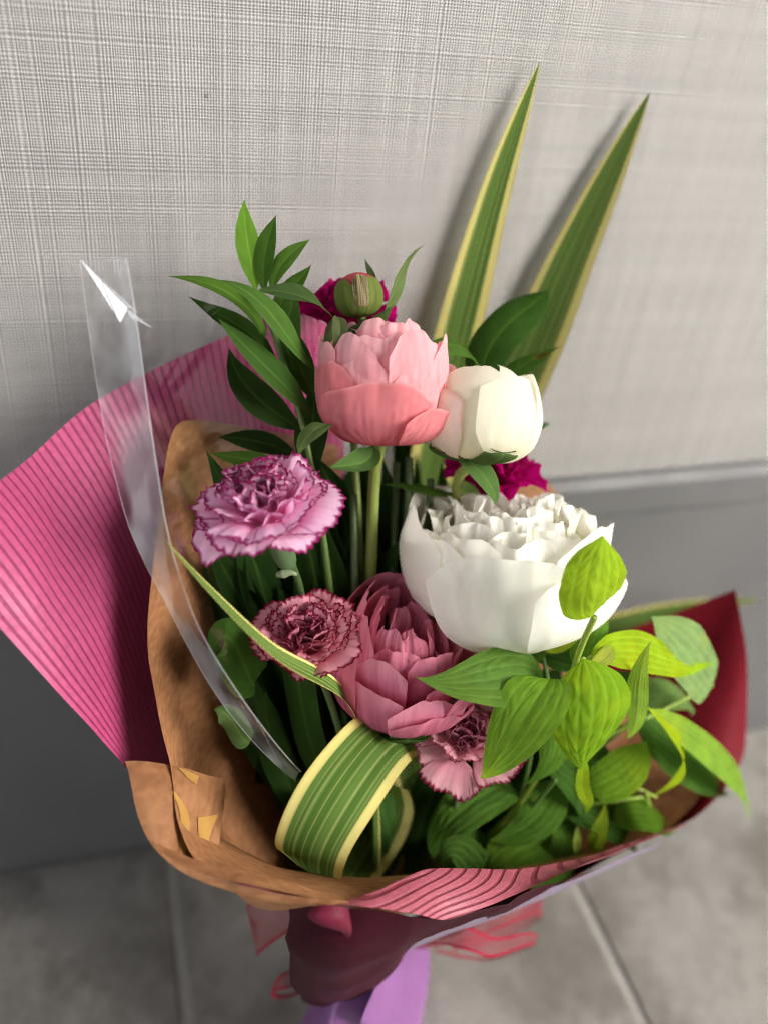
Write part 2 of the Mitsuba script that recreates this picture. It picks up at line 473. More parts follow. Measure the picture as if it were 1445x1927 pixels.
# -------- carnations
def carnation_petal(az, L, spread, e0, e1, seed, ruf, r0, edge_teeth=.05, n=30, m=45):
    r_ = np.random.default_rng(seed)
    t, s = np.meshgrid(np.linspace(0, 1, n) ** .8, np.linspace(-1, 1, m), indexing='ij')
    ph = r_.uniform(0, 6.28, 5)
    teeth = edge_teeth * (2 * np.abs(((s * 6.5 + ph[0]) % 1.) - .5) * (.4 + .9 * meshkit.noise(np.stack([s * 5 + ph[1], s * 0, s * 0], -1), seed))) + .13 * meshkit.noise(np.stack([s * 2.3 + ph[2], s * 0, s * 0], -1), seed + 1)
    q = t * (1 - teeth - .16 * np.abs(s) ** 3)
    ang = s * spread * (.28 + .72 * sst(.05, .6, q))
    x, y = L * q * np.sin(ang), L * q * (1 - (1 - np.cos(ang)) * .8)
    k = np.linspace(0, 1, 50)
    e = e0 + (e1 - e0) * sst(.12, .95, k)
    Rr = np.r_[0, np.cumsum(np.cos(e[:-1]) * np.diff(k))]
    Zz = np.r_[0, np.cumsum(np.sin(e[:-1]) * np.diff(k))]
    yy = np.clip(y / L, 0, 1)
    rr, zz, ee = np.interp(yy, k, Rr) * L, np.interp(yy, k, Zz) * L, np.interp(yy, k, e)
    wv = ruf * L * q ** 1.8 * (np.sin(s * 4.4 + ph[3]) + .65 * np.sin(s * 9.5 + ph[4] + q * 2) * q + .4 * np.sin(s * 19 + ph[0]) * q ** 4)
    rr, zz = rr - np.sin(ee) * wv + r0, zz + np.cos(ee) * wv
    c, d = np.cos(az), np.sin(az)
    return np.stack([rr * c - x * d, rr * d + x * c, zz], -1), t, s, q


def picotee(s, t, seed, pale=(.91, .47, .69), edge=(.30, .012, .12), warm=0.):
    r = np.random.default_rng(seed)
    st = streaks(s, t, seed, 22)
    c = lerp(np.array(pale) * np.array([.95, .68, .86]), pale, sst(.1, .5, t + .3 * st))
    c = lerp(c, np.minimum(np.array(pale) * np.array([1.07, 1.32, 1.18]), .9), sst(.6, .95, t + .2 * st) * .75)
    c = c * (1 + .22 * st)[..., None]
    dep = .032 + .09 * np.clip(nz(np.stack([s * 26 + seed, s * 0, s * 0], -1), 1, seed + 2, 3) + .12, 0, 1)
    k = sst(1 - dep - .02, 1 - dep + .02, t)
    k = np.maximum(k, sst(.955, .985, np.abs(s)) * sst(.45, .7, t))
    for _ in range(r.integers(1, 4)):
        q, w, t0 = r.uniform(-.8, .8), r.uniform(.008, .02), r.uniform(.45, .8)
        k = np.maximum(k, np.exp(-((s - q) / w) ** 2) * sst(t0, t0 + .12, t) * .9)
    return lerp(c, edge, k)


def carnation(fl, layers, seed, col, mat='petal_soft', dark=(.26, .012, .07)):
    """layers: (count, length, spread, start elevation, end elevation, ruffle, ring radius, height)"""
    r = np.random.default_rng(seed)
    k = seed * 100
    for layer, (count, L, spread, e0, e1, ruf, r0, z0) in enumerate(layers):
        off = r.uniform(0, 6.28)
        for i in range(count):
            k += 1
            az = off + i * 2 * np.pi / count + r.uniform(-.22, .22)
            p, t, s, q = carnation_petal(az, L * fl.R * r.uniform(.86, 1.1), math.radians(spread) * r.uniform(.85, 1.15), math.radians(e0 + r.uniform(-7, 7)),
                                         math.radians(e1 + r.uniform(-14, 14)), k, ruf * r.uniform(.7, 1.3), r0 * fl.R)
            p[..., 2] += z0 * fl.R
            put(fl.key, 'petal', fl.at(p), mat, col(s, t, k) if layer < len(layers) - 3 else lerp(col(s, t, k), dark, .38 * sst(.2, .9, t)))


CARN = [(7, 1.12, 44, 50, -34, .04, .10, -.02), (7, 1.02, 42, 58, -4, .045, .10, .03), (8, .92, 38, 66, 30, .06, .08, .06), (9, .88, 34, 74, 54, .075, .07, .1),
        (10, .84, 34, 80, 70, .10, .05, .13), (9, .80, 34, 86, 80, .12, .03, .16), (6, .76, 32, 89, 86, .13, .01, .18)]


def calyx(fl, base=(.10, .17, .07)):
    """the green tube under a carnation"""
    k = np.linspace(0, 1, 12)
    a = np.linspace(0, 2 * np.pi, 17)[:-1]
    rad = np.interp(k, [0, .15, .6, 1], [.05, .13, .17, .20]) * fl.R
    h = (-.62 + .72 * k) * fl.R
    g = np.stack([rad[:, None] * np.cos(a), rad[:, None] * np.sin(a), h[:, None] * np.ones(16)], -1)
    put(fl.key, 'calyx', fl.at(g), 'stem_green', np.array(base), closed=True)


def stem(fl, pts, r0=.0024, base=(.16, .21, .045), start=0.):
    pts = [fl.at(V(0, 0, start) * fl.R)] + list(pts)
    c = np.array(base) * (1 + .3 * nz(np.linspace(0, 5, 26)[:, None] * np.ones(3), 1, 2))[:, None, None]
    tube(fl.key, 'stem', pts, [r0, r0 * 1.1, r0], 'stem_green', c)


TIE = V(0.1194,-0.1650,0.1076)          # where the stems are bound together


def tie(k, spread=.012):
    r = np.random.default_rng(k)
    return TIE + r.uniform(-spread, spread, 3)

# ================================================================== wrapping
def sheet_cols(cols, n, m):
    """columns of control points (rim first, tie last) -> grid rows from rim to tie"""
    return surf(np.array(cols).transpose(1, 0, 2), n, m)


def crumple(g, amp, scale, seed):
    ridge = np.abs(nz(g, scale * .8, seed + 1, 1)) * 2
    return g + normals(g) * (amp * (.6 * nz(g, scale, seed, 3) - .75 * ridge + .3))[..., None]


paper = thing('striped_wrapping_paper', 'magenta ribbed and striped wrapping paper fanned out behind and left of the flowers', 'wrapping paper')
cols = [
    [V(0.1172,-0.0120,0.4719), V(0.1241,-0.0300,0.3598), V(0.1210,-0.0900,0.2446), V(0.1180,-0.1550,0.0934)],
    [V(0.0570,-0.0280,0.4513), V(0.0746,-0.0450,0.3638), V(0.0984,-0.0900,0.2353), V(0.1200,-0.1400,0.0723)],
    [V(0.0222,-0.0350,0.4388), V(0.0479,-0.0600,0.3667), V(0.0820,-0.1050,0.2421), V(0.1160,-0.1450,0.0829)],
    [V(-0.0090,-0.0450,0.4269), V(0.0186,-0.0850,0.3549), V(0.0538,-0.1250,0.2546), V(0.1121,-0.1500,0.0935)],
    [V(-0.0399,-0.0800,0.4186), V(-0.0043,-0.1180,0.3562), V(0.0379,-0.1350,0.2488), V(0.1083,-0.1550,0.1040)],
    [V(-0.0594,-0.1100,0.4186), V(-0.0237,-0.1480,0.3652), V(0.0157,-0.1500,0.2571), V(0.1045,-0.1600,0.1145)],
    [V(-0.0742,-0.1300,0.4125), V(-0.0388,-0.1630,0.3693), V(0.0013,-0.1700,0.2883), V(0.1009,-0.1650,0.1250)],
]
g = sheet_cols(cols, 70, 150)
put(paper, 'sheet', crumple(g, .004, 22, 5), 'magenta_paper')

red = thing('red_wrapping_paper', 'plain dark red wrapping paper standing up at the right of the bouquet', 'wrapping paper')
cols = [
    [V(0.2722,-0.0900,0.2549), V(0.2580,-0.1050,0.1783), V(0.1958,-0.1400,0.0957), V(0.1322,-0.1650,0.0856)],
    [V(0.3219,-0.0980,0.2776), V(0.2989,-0.1180,0.1837), V(0.2141,-0.1550,0.1132), V(0.1329,-0.1680,0.0875)],
    [V(0.3576,-0.1120,0.3094), V(0.3231,-0.1350,0.2064), V(0.2233,-0.1700,0.1311), V(0.1445,-0.1720,0.0865)],
    [V(0.3707,-0.1300,0.2666), V(0.3247,-0.1550,0.2011), V(0.2223,-0.1820,0.1451), V(0.1427,-0.1760,0.0916)],
    [V(0.3710,-0.1580,0.2141), V(0.3152,-0.1750,0.1921), V(0.2178,-0.1930,0.1592), V(0.1290,-0.1800,0.1022)],
    [V(0.3477,-0.1780,0.2057), V(0.2919,-0.1920,0.1962), V(0.2096,-0.2000,0.1654), V(0.1263,-0.1840,0.1097)],
    [V(0.2956,-0.2030,0.2147), V(0.2574,-0.2070,0.2088), V(0.1988,-0.2060,0.1714), V(0.1237,-0.1880,0.1174)],
]
r = np.array(cols)
g = np.concatenate([surf(r[:3].transpose(1, 0, 2), 50, 40), surf(r[2:].transpose(1, 0, 2), 50, 60)[:, 1:]], 1)
put(red, 'sheet', crumple(g, .003, 25, 9), 'red_paper')

kr = thing('kraft_paper', 'brown kraft paper lining the inside of the bouquet wrap with gold print', 'wrapping paper')
rim = [V(0.1193,-0.0300,0.3820), V(0.0645,-0.0500,0.4099), V(0.0274,-0.0680,0.4255), V(0.0154,-0.1050,0.4028), V(0.0045,-0.1450,0.3668), V(0.0058,-0.1680,0.3440), V(0.0094,-0.1840,0.3272), V(0.0098,-0.2080,0.3229), V(0.0135,-0.2260,0.3188), V(0.0301,-0.2400,0.3194),
       V(0.0516,-0.2500,0.3151), V(0.0775,-0.2540,0.3070), V(0.1177,-0.2520,0.2904), V(0.1687,-0.2400,0.2683), V(0.2279,-0.2240,0.2426), V(0.2875,-0.2030,0.2163), V(0.3278,-0.1780,0.2114), V(0.3355,-0.1500,0.2134), V(0.3280,-0.1200,0.2064), V(0.2735,-0.0600,0.3085), V(0.2601,-0.0350,0.3432), V(0.2129,-0.0220,0.3502)]
out = [.0, .0, .004, .008, .012, .014, .012, -.004, -.014, -.018, -.02, -.02, -.02, -.018, -.014, -.01, -.004, .0, .004, .004, .0, .0]
cols = []
for q, o in zip(rim, out):
    away = unit((q - TIE) * V(1, 1, 0)) * o
    e = TIE + unit((q - TIE) * V(1, 1, 0)) * .012 + V(0, 0, .015)
    cols.append([q, q * .64 + e * .36 + away * 1.0, q * .3 + e * .7 + away * .8, e])
g = sheet_cols(cols, 60, 200)
put(kr, 'sheet', crumple(g, .0032, 20, 2), 'kraft_paper')
rows = [[V(-0.0096,-0.1830,0.3295), V(0.0012,-0.1840,0.3272), V(0.0121,-0.1840,0.3210), V(0.0335,-0.1800,0.3019)],
        [V(-0.0073,-0.1990,0.3282), V(0.0020,-0.2010,0.3264), V(0.0126,-0.2000,0.3182), V(0.0301,-0.1920,0.2959)],
        [V(-0.0050,-0.2120,0.3250), V(0.0027,-0.2160,0.3221), V(0.0121,-0.2140,0.3123), V(0.0267,-0.2050,0.2959)],
        [V(0.0030,-0.2230,0.3194), V(0.0096,-0.2280,0.3151), V(0.0155,-0.2250,0.3082), V(0.0248,-0.2150,0.2930)]]
flap = surf(rows, 50, 50)
flap = crumple(flap, .003, 30, 11)
put(kr, 'folded_corner', flap, 'kraft_paper')
nf = normals(flap)
if ((nf[25, 25] @ V(-0.2859,-0.7597,0.5841)) < 0):
    nf = -nf


def print_on(a, b, c, d, shape):
    """flat gold print laid on the folded corner; shape bends its outline"""
    u, v = np.meshgrid(np.linspace(0, 1, 14), np.linspace(0, 1, 14), indexing='ij')
    i, j = shape(a + (b - a) * u, c + (d - c) * v, u, v)
    ii, jj = np.clip(i * 49, 0, 48.99), np.clip(j * 49, 0, 48.99)
    i0, j0 = ii.astype(int), jj.astype(int)
    fi, fj = (ii - i0)[..., None], (jj - j0)[..., None]
    f = flap + nf * .0004
    q = f[i0, j0] * (1 - fi) * (1 - fj) + f[i0 + 1, j0] * fi * (1 - fj) + f[i0, j0 + 1] * (1 - fi) * fj + f[i0 + 1, j0 + 1] * fi * fj
    put(kr, 'gold_print', q, 'gold_ink')


print_on(.30, .97, .30, .36, lambda i, j, u, v: (i, .26 + .20 * np.sin(np.pi * np.clip(u * .9 + .1, 0, 1)) + (v - .5) * (.03 + .10 * np.sin(np.pi * u))))
print_on(.45, .85, .62, .90, lambda i, j, u, v: (i + .05 * (1 - v), j + (.09 * u * (1 - 2 * v))))
print_on(.02, .13, .42, .62, lambda i, j, u, v: (i + .04 * v, j + .06 * u * (1 - 2 * v)))
rows = [[V(0.0013,-0.2210,0.3228), V(0.0138,-0.2290,0.3204), V(0.0306,-0.2370,0.3188), V(0.0497,-0.2440,0.3147), V(0.0692,-0.2510,0.3087), V(0.0756,-0.2540,0.3077)],
        [V(-0.0018,-0.2220,0.3253), V(0.0107,-0.2340,0.3243), V(0.0302,-0.2460,0.3243), V(0.0489,-0.2520,0.3196), V(0.0686,-0.2560,0.3139), V(0.0753,-0.2560,0.3101)],
        [V(-0.0047,-0.2150,0.3267), V(0.0082,-0.2350,0.3239), V(0.0330,-0.2480,0.3179), V(0.0478,-0.2530,0.3156), V(0.0696,-0.2570,0.3125), V(0.0755,-0.2570,0.3106)]]
for k in (0, 1):
    a, b = cr(rows[k], 90), cr(rows[k + 1], 90)
    q = np.linspace(0, 1, 14)[:, None, None]
    put(kr, 'folded_edge', crumple(a[None] * (1 - q) + b[None] * q, .0018, 60, 3), 'kraft_paper')
rows = [[V(0.0245,-0.2430,0.3234), V(0.0332,-0.2470,0.3177), V(0.0472,-0.2510,0.3128), V(0.0685,-0.2540,0.3078)],
        [V(0.0283,-0.2380,0.3079), V(0.0385,-0.2420,0.2976), V(0.0510,-0.2460,0.2978), V(0.0711,-0.2480,0.2931)],
        [V(0.0366,-0.2280,0.2838), V(0.0486,-0.2280,0.2691), V(0.0596,-0.2320,0.2725), V(0.0758,-0.2360,0.2702)]]
put(kr, 'fold_underside', surf(rows, 20, 40), 'kraft_paper')

fold = thing('pink_paper_fold', 'dusty pink ribbed paper rim folded over the front of the bouquet', 'wrapping paper')
top = [V(0.0682,-0.2545,0.3108), V(0.0817,-0.2535,0.3112), V(0.0966,-0.2480,0.3059), V(0.1102,-0.2440,0.3023), V(0.1311,-0.2420,0.2923), V(0.1569,-0.2400,0.2784), V(0.1927,-0.2340,0.2631), V(0.2393,-0.2210,0.2424), V(0.2986,-0.2015,0.2132)]
low = [V(0.0673,-0.2570,0.3139), V(0.0794,-0.2610,0.3136), V(0.0946,-0.2640,0.3086), V(0.1138,-0.2640,0.2957), V(0.1296,-0.2615,0.2931), V(0.1474,-0.2570,0.2888), V(0.1832,-0.2460,0.2770), V(0.2331,-0.2275,0.2505), V(0.2968,-0.2035,0.2146)]
mid = [(a + b) / 2 + V(0, -.0035, .002) * k for a, b, k in zip(top, low, [.1, .4, .8, 1, 1, 1, .8, .5, .1])]
g = crumple(surf([top, mid, low], 40, 180), .0007, 30, 8)
along = unit(V(0.1801,-0.2465,0.2777) - V(0.1138,-0.2640,0.2957))
q = unit(np.cross(along, V(-0.2859,-0.7597,0.5841)))
uvx = ((g - g[20, 60]) @ q)
uv = np.stack([uvx / .115, np.broadcast_to(np.linspace(0, 1, 180), uvx.shape)], -1).reshape(-1, 2)
scene[fold + '__rim'] = mikit.ply((g.reshape(-1, 3), grid_faces(40, 180)), 'fold_paper', smooth=True, uv=uv)

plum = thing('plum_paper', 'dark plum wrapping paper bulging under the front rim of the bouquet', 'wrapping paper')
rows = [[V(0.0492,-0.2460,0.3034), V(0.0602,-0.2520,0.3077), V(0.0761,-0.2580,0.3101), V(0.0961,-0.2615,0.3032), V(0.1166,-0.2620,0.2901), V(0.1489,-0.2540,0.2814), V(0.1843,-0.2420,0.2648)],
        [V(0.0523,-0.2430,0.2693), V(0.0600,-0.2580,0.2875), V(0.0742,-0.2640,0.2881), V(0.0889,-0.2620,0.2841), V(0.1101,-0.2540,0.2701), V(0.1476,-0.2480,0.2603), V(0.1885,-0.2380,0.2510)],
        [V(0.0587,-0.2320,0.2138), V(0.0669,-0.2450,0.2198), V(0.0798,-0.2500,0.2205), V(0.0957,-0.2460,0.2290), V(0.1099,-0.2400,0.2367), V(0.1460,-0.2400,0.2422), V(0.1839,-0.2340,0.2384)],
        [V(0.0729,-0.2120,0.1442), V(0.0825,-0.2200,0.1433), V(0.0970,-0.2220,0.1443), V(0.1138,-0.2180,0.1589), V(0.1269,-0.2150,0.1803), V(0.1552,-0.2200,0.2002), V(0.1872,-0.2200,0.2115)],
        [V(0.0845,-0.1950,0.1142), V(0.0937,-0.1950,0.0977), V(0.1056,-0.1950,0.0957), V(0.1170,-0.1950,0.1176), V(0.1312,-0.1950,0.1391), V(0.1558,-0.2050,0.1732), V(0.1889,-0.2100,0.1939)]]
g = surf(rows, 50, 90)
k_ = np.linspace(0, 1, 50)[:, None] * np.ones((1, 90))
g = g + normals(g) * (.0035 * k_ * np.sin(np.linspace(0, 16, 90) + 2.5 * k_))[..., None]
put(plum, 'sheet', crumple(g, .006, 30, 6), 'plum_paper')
rows = [[V(0.0591,-0.2580,0.3178), V(0.0594,-0.2620,0.3253), V(0.0629,-0.2630,0.3253), V(0.0689,-0.2620,0.3184)], [V(0.0558,-0.2580,0.3152), V(0.0563,-0.2650,0.3243), V(0.0616,-0.2670,0.3234), V(0.0691,-0.2640,0.3117)], [V(0.0575,-0.2580,0.3083), V(0.0592,-0.2640,0.3136), V(0.0639,-0.2660,0.3121), V(0.0702,-0.2630,0.3014)], [V(0.0643,-0.2580,0.2973), V(0.0666,-0.2610,0.2977), V(0.0686,-0.2620,0.2970), V(0.0714,-0.2610,0.2930)]]
put(plum, 'rolled_edge', surf(rows, 24, 24), 'rose_paper')

pale = thing('pale_lilac_paper', 'pale lilac paper edge showing under the pink rim', 'wrapping paper')
rows = [[V(0.1029,-0.2500,0.2576), V(0.1171,-0.2580,0.2805), V(0.1413,-0.2520,0.2713), V(0.1670,-0.2460,0.2634), V(0.2063,-0.2340,0.2454), V(0.2421,-0.2220,0.2311), V(0.2727,-0.2120,0.2174)],
        [V(0.1136,-0.2350,0.2197), V(0.1251,-0.2440,0.2433), V(0.1508,-0.2420,0.2423), V(0.1778,-0.2360,0.2354), V(0.2159,-0.2260,0.2248), V(0.2529,-0.2140,0.2107), V(0.2823,-0.2050,0.2014)],
        [V(0.1276,-0.2150,0.1698), V(0.1420,-0.2200,0.1874), V(0.1688,-0.2200,0.1934), V(0.1927,-0.2200,0.2008), V(0.2281,-0.2100,0.1973), V(0.2652,-0.2000,0.1843), V(0.2906,-0.1950,0.1834)]]
put(pale, 'sheet', surf(rows, 24, 60), 'pale_lilac_paper')

lil = thing('lilac_paper', 'bright lilac paper cone wrapped round the bouquet handle', 'wrapping paper')
rows = [[V(0.0868,-0.2000,0.1598), V(0.0946,-0.2120,0.1764), V(0.1149,-0.2080,0.1651), V(0.1422,-0.1900,0.1310), V(0.1535,-0.1600,0.0737)],
        [V(0.0817,-0.2050,0.1237), V(0.0869,-0.2260,0.1533), V(0.1104,-0.2220,0.1385), V(0.1495,-0.1950,0.0885), V(0.1674,-0.1600,0.0085)],
        [V(0.0695,-0.2100,0.0951), V(0.0787,-0.2400,0.1368), V(0.1060,-0.2360,0.1108), V(0.1531,-0.2050,0.0358), V(0.1767,-0.1650,-0.0606)],
        [V(0.0594,-0.2200,0.0534), V(0.0767,-0.2500,0.0846), V(0.1101,-0.2450,0.0428), V(0.1633,-0.2150,-0.0374), V(0.1855,-0.1750,-0.1372)]]
put(lil, 'cone', crumple(surf(rows, 40, 50), .004, 30, 3), 'lilac_paper')
rows = [[V(0.1126,-0.2160,0.1869), V(0.1309,-0.2060,0.1617), V(0.1553,-0.1900,0.1124)], [V(0.1054,-0.2280,0.1774), V(0.1267,-0.2160,0.1363), V(0.1557,-0.1980,0.0847)], [V(0.0960,-0.2380,0.1697), V(0.1153,-0.2320,0.1375), V(0.1490,-0.2140,0.0661)], [V(0.0996,-0.2360,0.1470), V(0.1189,-0.2340,0.1086), V(0.1505,-0.2200,0.0260)]]
put(lil, 'folded_corner', crumple(surf(rows, 30, 24), .003, 40, 4), 'lilac_paper')

# ribbon: sheer organza with a satin edge
rib = thing('organza_ribbon', 'sheer dusty red organza ribbon bow tied behind the front of the wrap', 'ribbon')


def ribbon(a, b, edge=.0007):
    g = surf([a, b], 10, 50)
    put(rib, 'loop', g, 'organza')
    n = normals(g)
    for row in (0, -1):
        o = g[row]
        w = (g[1] - g[0]) if row == 0 else (g[-2] - g[-1])
        w = w / (np.linalg.norm(w, axis=1, keepdims=True) + 1e-9) * edge * 2.2
        put(rib, 'edge', np.stack([o + n[row] * .0003, o + w + n[row] * .0003]), 'organza_edge')


ribbon([V(0.1164,-0.2000,0.1581), V(0.1633,-0.1950,0.1492), V(0.1995,-0.1850,0.1439), V(0.2278,-0.1750,0.1345), V(0.2482,-0.1650,0.0906), V(0.2302,-0.1650,0.0705), V(0.1823,-0.1750,0.0751)],
       [V(0.1330,-0.2000,0.1386), V(0.1639,-0.2000,0.1338), V(0.2003,-0.1950,0.1273), V(0.2299,-0.1850,0.1115), V(0.2470,-0.1720,0.0725), V(0.2306,-0.1700,0.0583), V(0.1813,-0.1780,0.0743)])
ribbon([V(0.1277,-0.2050,0.1565), V(0.1441,-0.2150,0.1850), V(0.1567,-0.2200,0.1914), V(0.1745,-0.2220,0.1762), V(0.2012,-0.2150,0.1573), V(0.2216,-0.2000,0.1078), V(0.2019,-0.1950,0.0906), V(0.1606,-0.1900,0.1100)],
       [V(0.1305,-0.2050,0.1463), V(0.1446,-0.2180,0.1746), V(0.1553,-0.2280,0.1820), V(0.1705,-0.2300,0.1713), V(0.1948,-0.2240,0.1603), V(0.2159,-0.2050,0.1133), V(0.2002,-0.1980,0.0932), V(0.1616,-0.1900,0.1030)])
ribbon([V(0.0958,-0.1900,0.1545), V(0.0689,-0.1900,0.2042), V(0.0523,-0.1850,0.2023), V(0.0498,-0.1800,0.1676)], [V(0.0965,-0.1900,0.1453), V(0.0673,-0.2000,0.1936), V(0.0507,-0.2000,0.1792), V(0.0473,-0.1950,0.1610)])
ribbon([V(0.0936,-0.2000,0.1508), V(0.0690,-0.2100,0.1732), V(0.0564,-0.2150,0.1780), V(0.0529,-0.2100,0.1539), V(0.0642,-0.2000,0.1209), V(0.0908,-0.1950,0.1175)], [V(0.0943,-0.2000,0.1415), V(0.0693,-0.2140,0.1610), V(0.0584,-0.2200,0.1719), V(0.0521,-0.2160,0.1633), V(0.0648,-0.2040,0.1240), V(0.0901,-0.1980,0.1176)])

# clear film
film = thing('clear_film', 'clear cellophane sheet with a folded band standing along the left of the flowers', 'cellophane')
L_ = [V(-0.0085,-0.0750,0.5078), V(-0.0076,-0.0900,0.4868), V(-0.0061,-0.1050,0.4624), V(-0.0004,-0.1350,0.4258), V(0.0146,-0.1650,0.3930), V(0.0318,-0.1850,0.3589), V(0.0615,-0.1980,0.3161)]
R_ = [V(0.0094,-0.0780,0.5097), V(0.0112,-0.0920,0.4872), V(0.0124,-0.1080,0.4630), V(0.0148,-0.1400,0.4277), V(0.0214,-0.1680,0.4004), V(0.0359,-0.1870,0.3714), V(0.0634,-0.1990,0.3237)]
mid = [(a + b) / 2 + V(.0, .001, 0) for a, b in zip(L_, R_)]
g = crumple(surf([L_, mid, R_], 30, 140), .0006, 40, 12)
put(film, 'folded_band', g, 'film_haze')
cols = [[V(0.0094,-0.0760,0.5085), V(0.0153,-0.1370,0.4250), V(0.0373,-0.1850,0.3690), V(0.0989,-0.1800,0.1467)], [V(0.0470,-0.0500,0.4953), V(0.0461,-0.0850,0.4039), V(0.0639,-0.1400,0.3150), V(0.1063,-0.1700,0.1254)],
        [V(0.1038,-0.0140,0.5002), V(0.1195,-0.0300,0.3784), V(0.1206,-0.0900,0.2494), V(0.1140,-0.1600,0.1041)], [V(0.1645,-0.0100,0.4964), V(0.1715,-0.0300,0.3743), V(0.1553,-0.0900,0.2420), V(0.1214,-0.1600,0.1010)]]
put(film, 'sheet', crumple(sheet_cols(cols, 60, 60), .0012, 12, 20), 'film')
for q, w in ((L_, .00018), (R_, .0004)):
    e = cr(q, 120)
    put(film, 'cut_edge', np.stack([e + V(-w, -.0004, 0), e + V(w, -.0004, 0)]), 'film_edge')
# bright creases in the film
def crease(a, b, c, amp=.002, seed=0):
    g = surf([a, b, c], 12, 24)
    t = np.linspace(0, 1, 24)
    put(film, 'crease', g + normals(g) * (amp * np.sin(t * 17 + seed) * np.sin(np.pi * t))[None, :, None], 'film_fold')


def wedge(a, b, c):
    u, v = np.linspace(0, 1, 16)[:, None, None], np.linspace(0, 1, 10)[None, :, None]
    put(film, 'crease', a + u * ((b - a) * (1 - v) + (c - a) * v), 'film_fold')


wedge(V(-0.0079,-0.0765,0.5081), V(0.0049,-0.0900,0.4871), V(0.0084,-0.0850,0.4913))
wedge(V(-0.0079,-0.0768,0.5083), V(0.0086,-0.0855,0.4920), V(0.0125,-0.0875,0.4898))
wedge(V(0.0177,-0.0900,0.4842), V(0.0073,-0.0862,0.4921), V(0.0091,-0.0868,0.4879))

# ================================================================== flowers
ax = V(0.0723,0.4858,0.8711)
pk = Flower('peony', 'half-open pink peony with coral lower petals, tallest of the big blooms', 'peony', V(0.1153,-0.1080,0.4325), ax, .0285, 'peonies')
for i, (phi, hw, pr, colf, kw) in enumerate([
    (-66, 44, [(.12, 0), (.62, .05), (1.0, .5), (1.06, .95), (1.04, 1.32)], deep_pink_col, dict(top=.14, notch=.05, cup=.08, pw=3)),
    (-4, 47, [(.12, 0), (.62, .02), (1.04, .42), (1.13, .80), (1.19, .98)], deep_pink_col, dict(top=.13, notch=.05, ruf=.03, cup=.07, pw=3)),
    (54, 34, [(.12, 0), (.6, .0), (1.04, .25), (1.17, .52), (1.22, .62)], deep_pink_col, dict(top=.16, notch=.05, cup=.06)),
    (115, 44, [(.12, 0), (.62, .05), (1.0, .5), (1.05, .95), (.96, 1.3)], deep_pink_col, dict(top=.2)),
    (180, 50, GLOBE, deep_pink_col, dict(top=.2)), (-125, 46, GLOBE, deep_pink_col, dict(top=.2)),
    (-42, 38, [(.12, .05), (.6, .15), (.93, .6), (.99, 1.1), (.93, 1.48), (.80, 1.72)], pink_col, dict(top=.13, notch=.05, pw=3.5, cup=.06, ruf=.02)),
    (50, 44, [(.12, .05), (.6, .12), (.95, .6), (1.02, 1.15), (.98, 1.5), (.88, 1.8)], pink_col, dict(top=.12, notch=.07, ruf=.03, pw=3.5, cup=.07)),
    (10, 40, [(.12, .05), (.58, .15), (.89, .6), (.93, 1.1), (.82, 1.55), (.66, 1.78)], pink_col, dict(top=.10, notch=.06, pw=3.5, cup=.04, ruf=.02)),
    (84, 36, [(.12, .05), (.6, .15), (.92, .6), (1.0, 1.2), (1.02, 1.6), (1.0, 1.82)], pink_col, dict(top=.2, notch=.06)),
    (-18, 26, [(.12, .05), (.6, .12), (.97, .55), (1.0, 1.0), (.95, 1.3), (.93, 1.42)], pink_col, dict(top=.14, notch=.06, pw=3, cup=.06)),
    (30, 24, [(.12, .05), (.6, .12), (.98, .5), (1.03, .95), (1.0, 1.16)], pink_col, dict(top=.14, notch=.06, pw=3, cup=.07)),
    (-84, 40, [(.12, .05), (.6, .15), (.94, .6), (1.02, 1.2), (1.02, 1.62), (1.0, 1.78)], pink_col, dict(top=.14, notch=.06, pw=3)),
    (140, 34, GLOBE_IN, pink_col, dict(top=.3, notch=.1)), (-150, 34, GLOBE_IN, pink_col, dict(top=.3, notch=.1)),
]):
    pk.petal(phi, hw, pr, colf, seed=100 + i, **kw)
for i in range(11):
    phi = -80 + i * 33 + (i % 3) * 9
    hgt = [1.95, 1.84, 2.0, 1.88, 2.02, 1.82, 1.95, 2.04, 1.9, 1.98, 1.86][i]
    pk.petal(phi, 40 + (i % 4) * 6, [(.1, .2), (.42, .4), (.62, .9), (.66, 1.4), (.58, hgt * .9), (.44 + .12 * (i % 2), hgt)], pink_col, seed=130 + i, top=.10, notch=.055, ruf=.05, pw=3.)
for i in range(6):
    pk.petal(i * 61, 40, [(.1, .3), (.3, .8), (.4, 1.3), (.33, 1.75), (.2, 1.9)], pink_col, seed=150 + i, top=.2, notch=.1, ruf=.05)
stem(pk, [V(0.1147,-0.1060,0.4178), V(0.1143,-0.1120,0.3908), V(0.1135,-0.1200,0.3672), TIE], .0028, (.20, .25, .05))
pk_ = pk.key
plain_leaf(pk_, 'leaf', [V(0.1133,-0.1050,0.4326), V(0.1099,-0.1120,0.4285), V(0.1001,-0.1200,0.4299), V(0.0869,-0.1250,0.4326)], .0115, V(-0.0801,-0.2828,0.9558), (.10, .19, .05), 'lance', .35, -.3, .03, 'leaf_satin', 3, .6)
plain_leaf(pk_, 'leaf', [V(0.0895,-0.1150,0.4481), V(0.0812,-0.1200,0.4495), V(0.0756,-0.1220,0.4453), V(0.0738,-0.1220,0.4379)], .0105, V(-0.6544,-0.2269,0.7213), (.11, .17, .055), 'lance', .3, .2, .03, 'leaf_satin', 4)

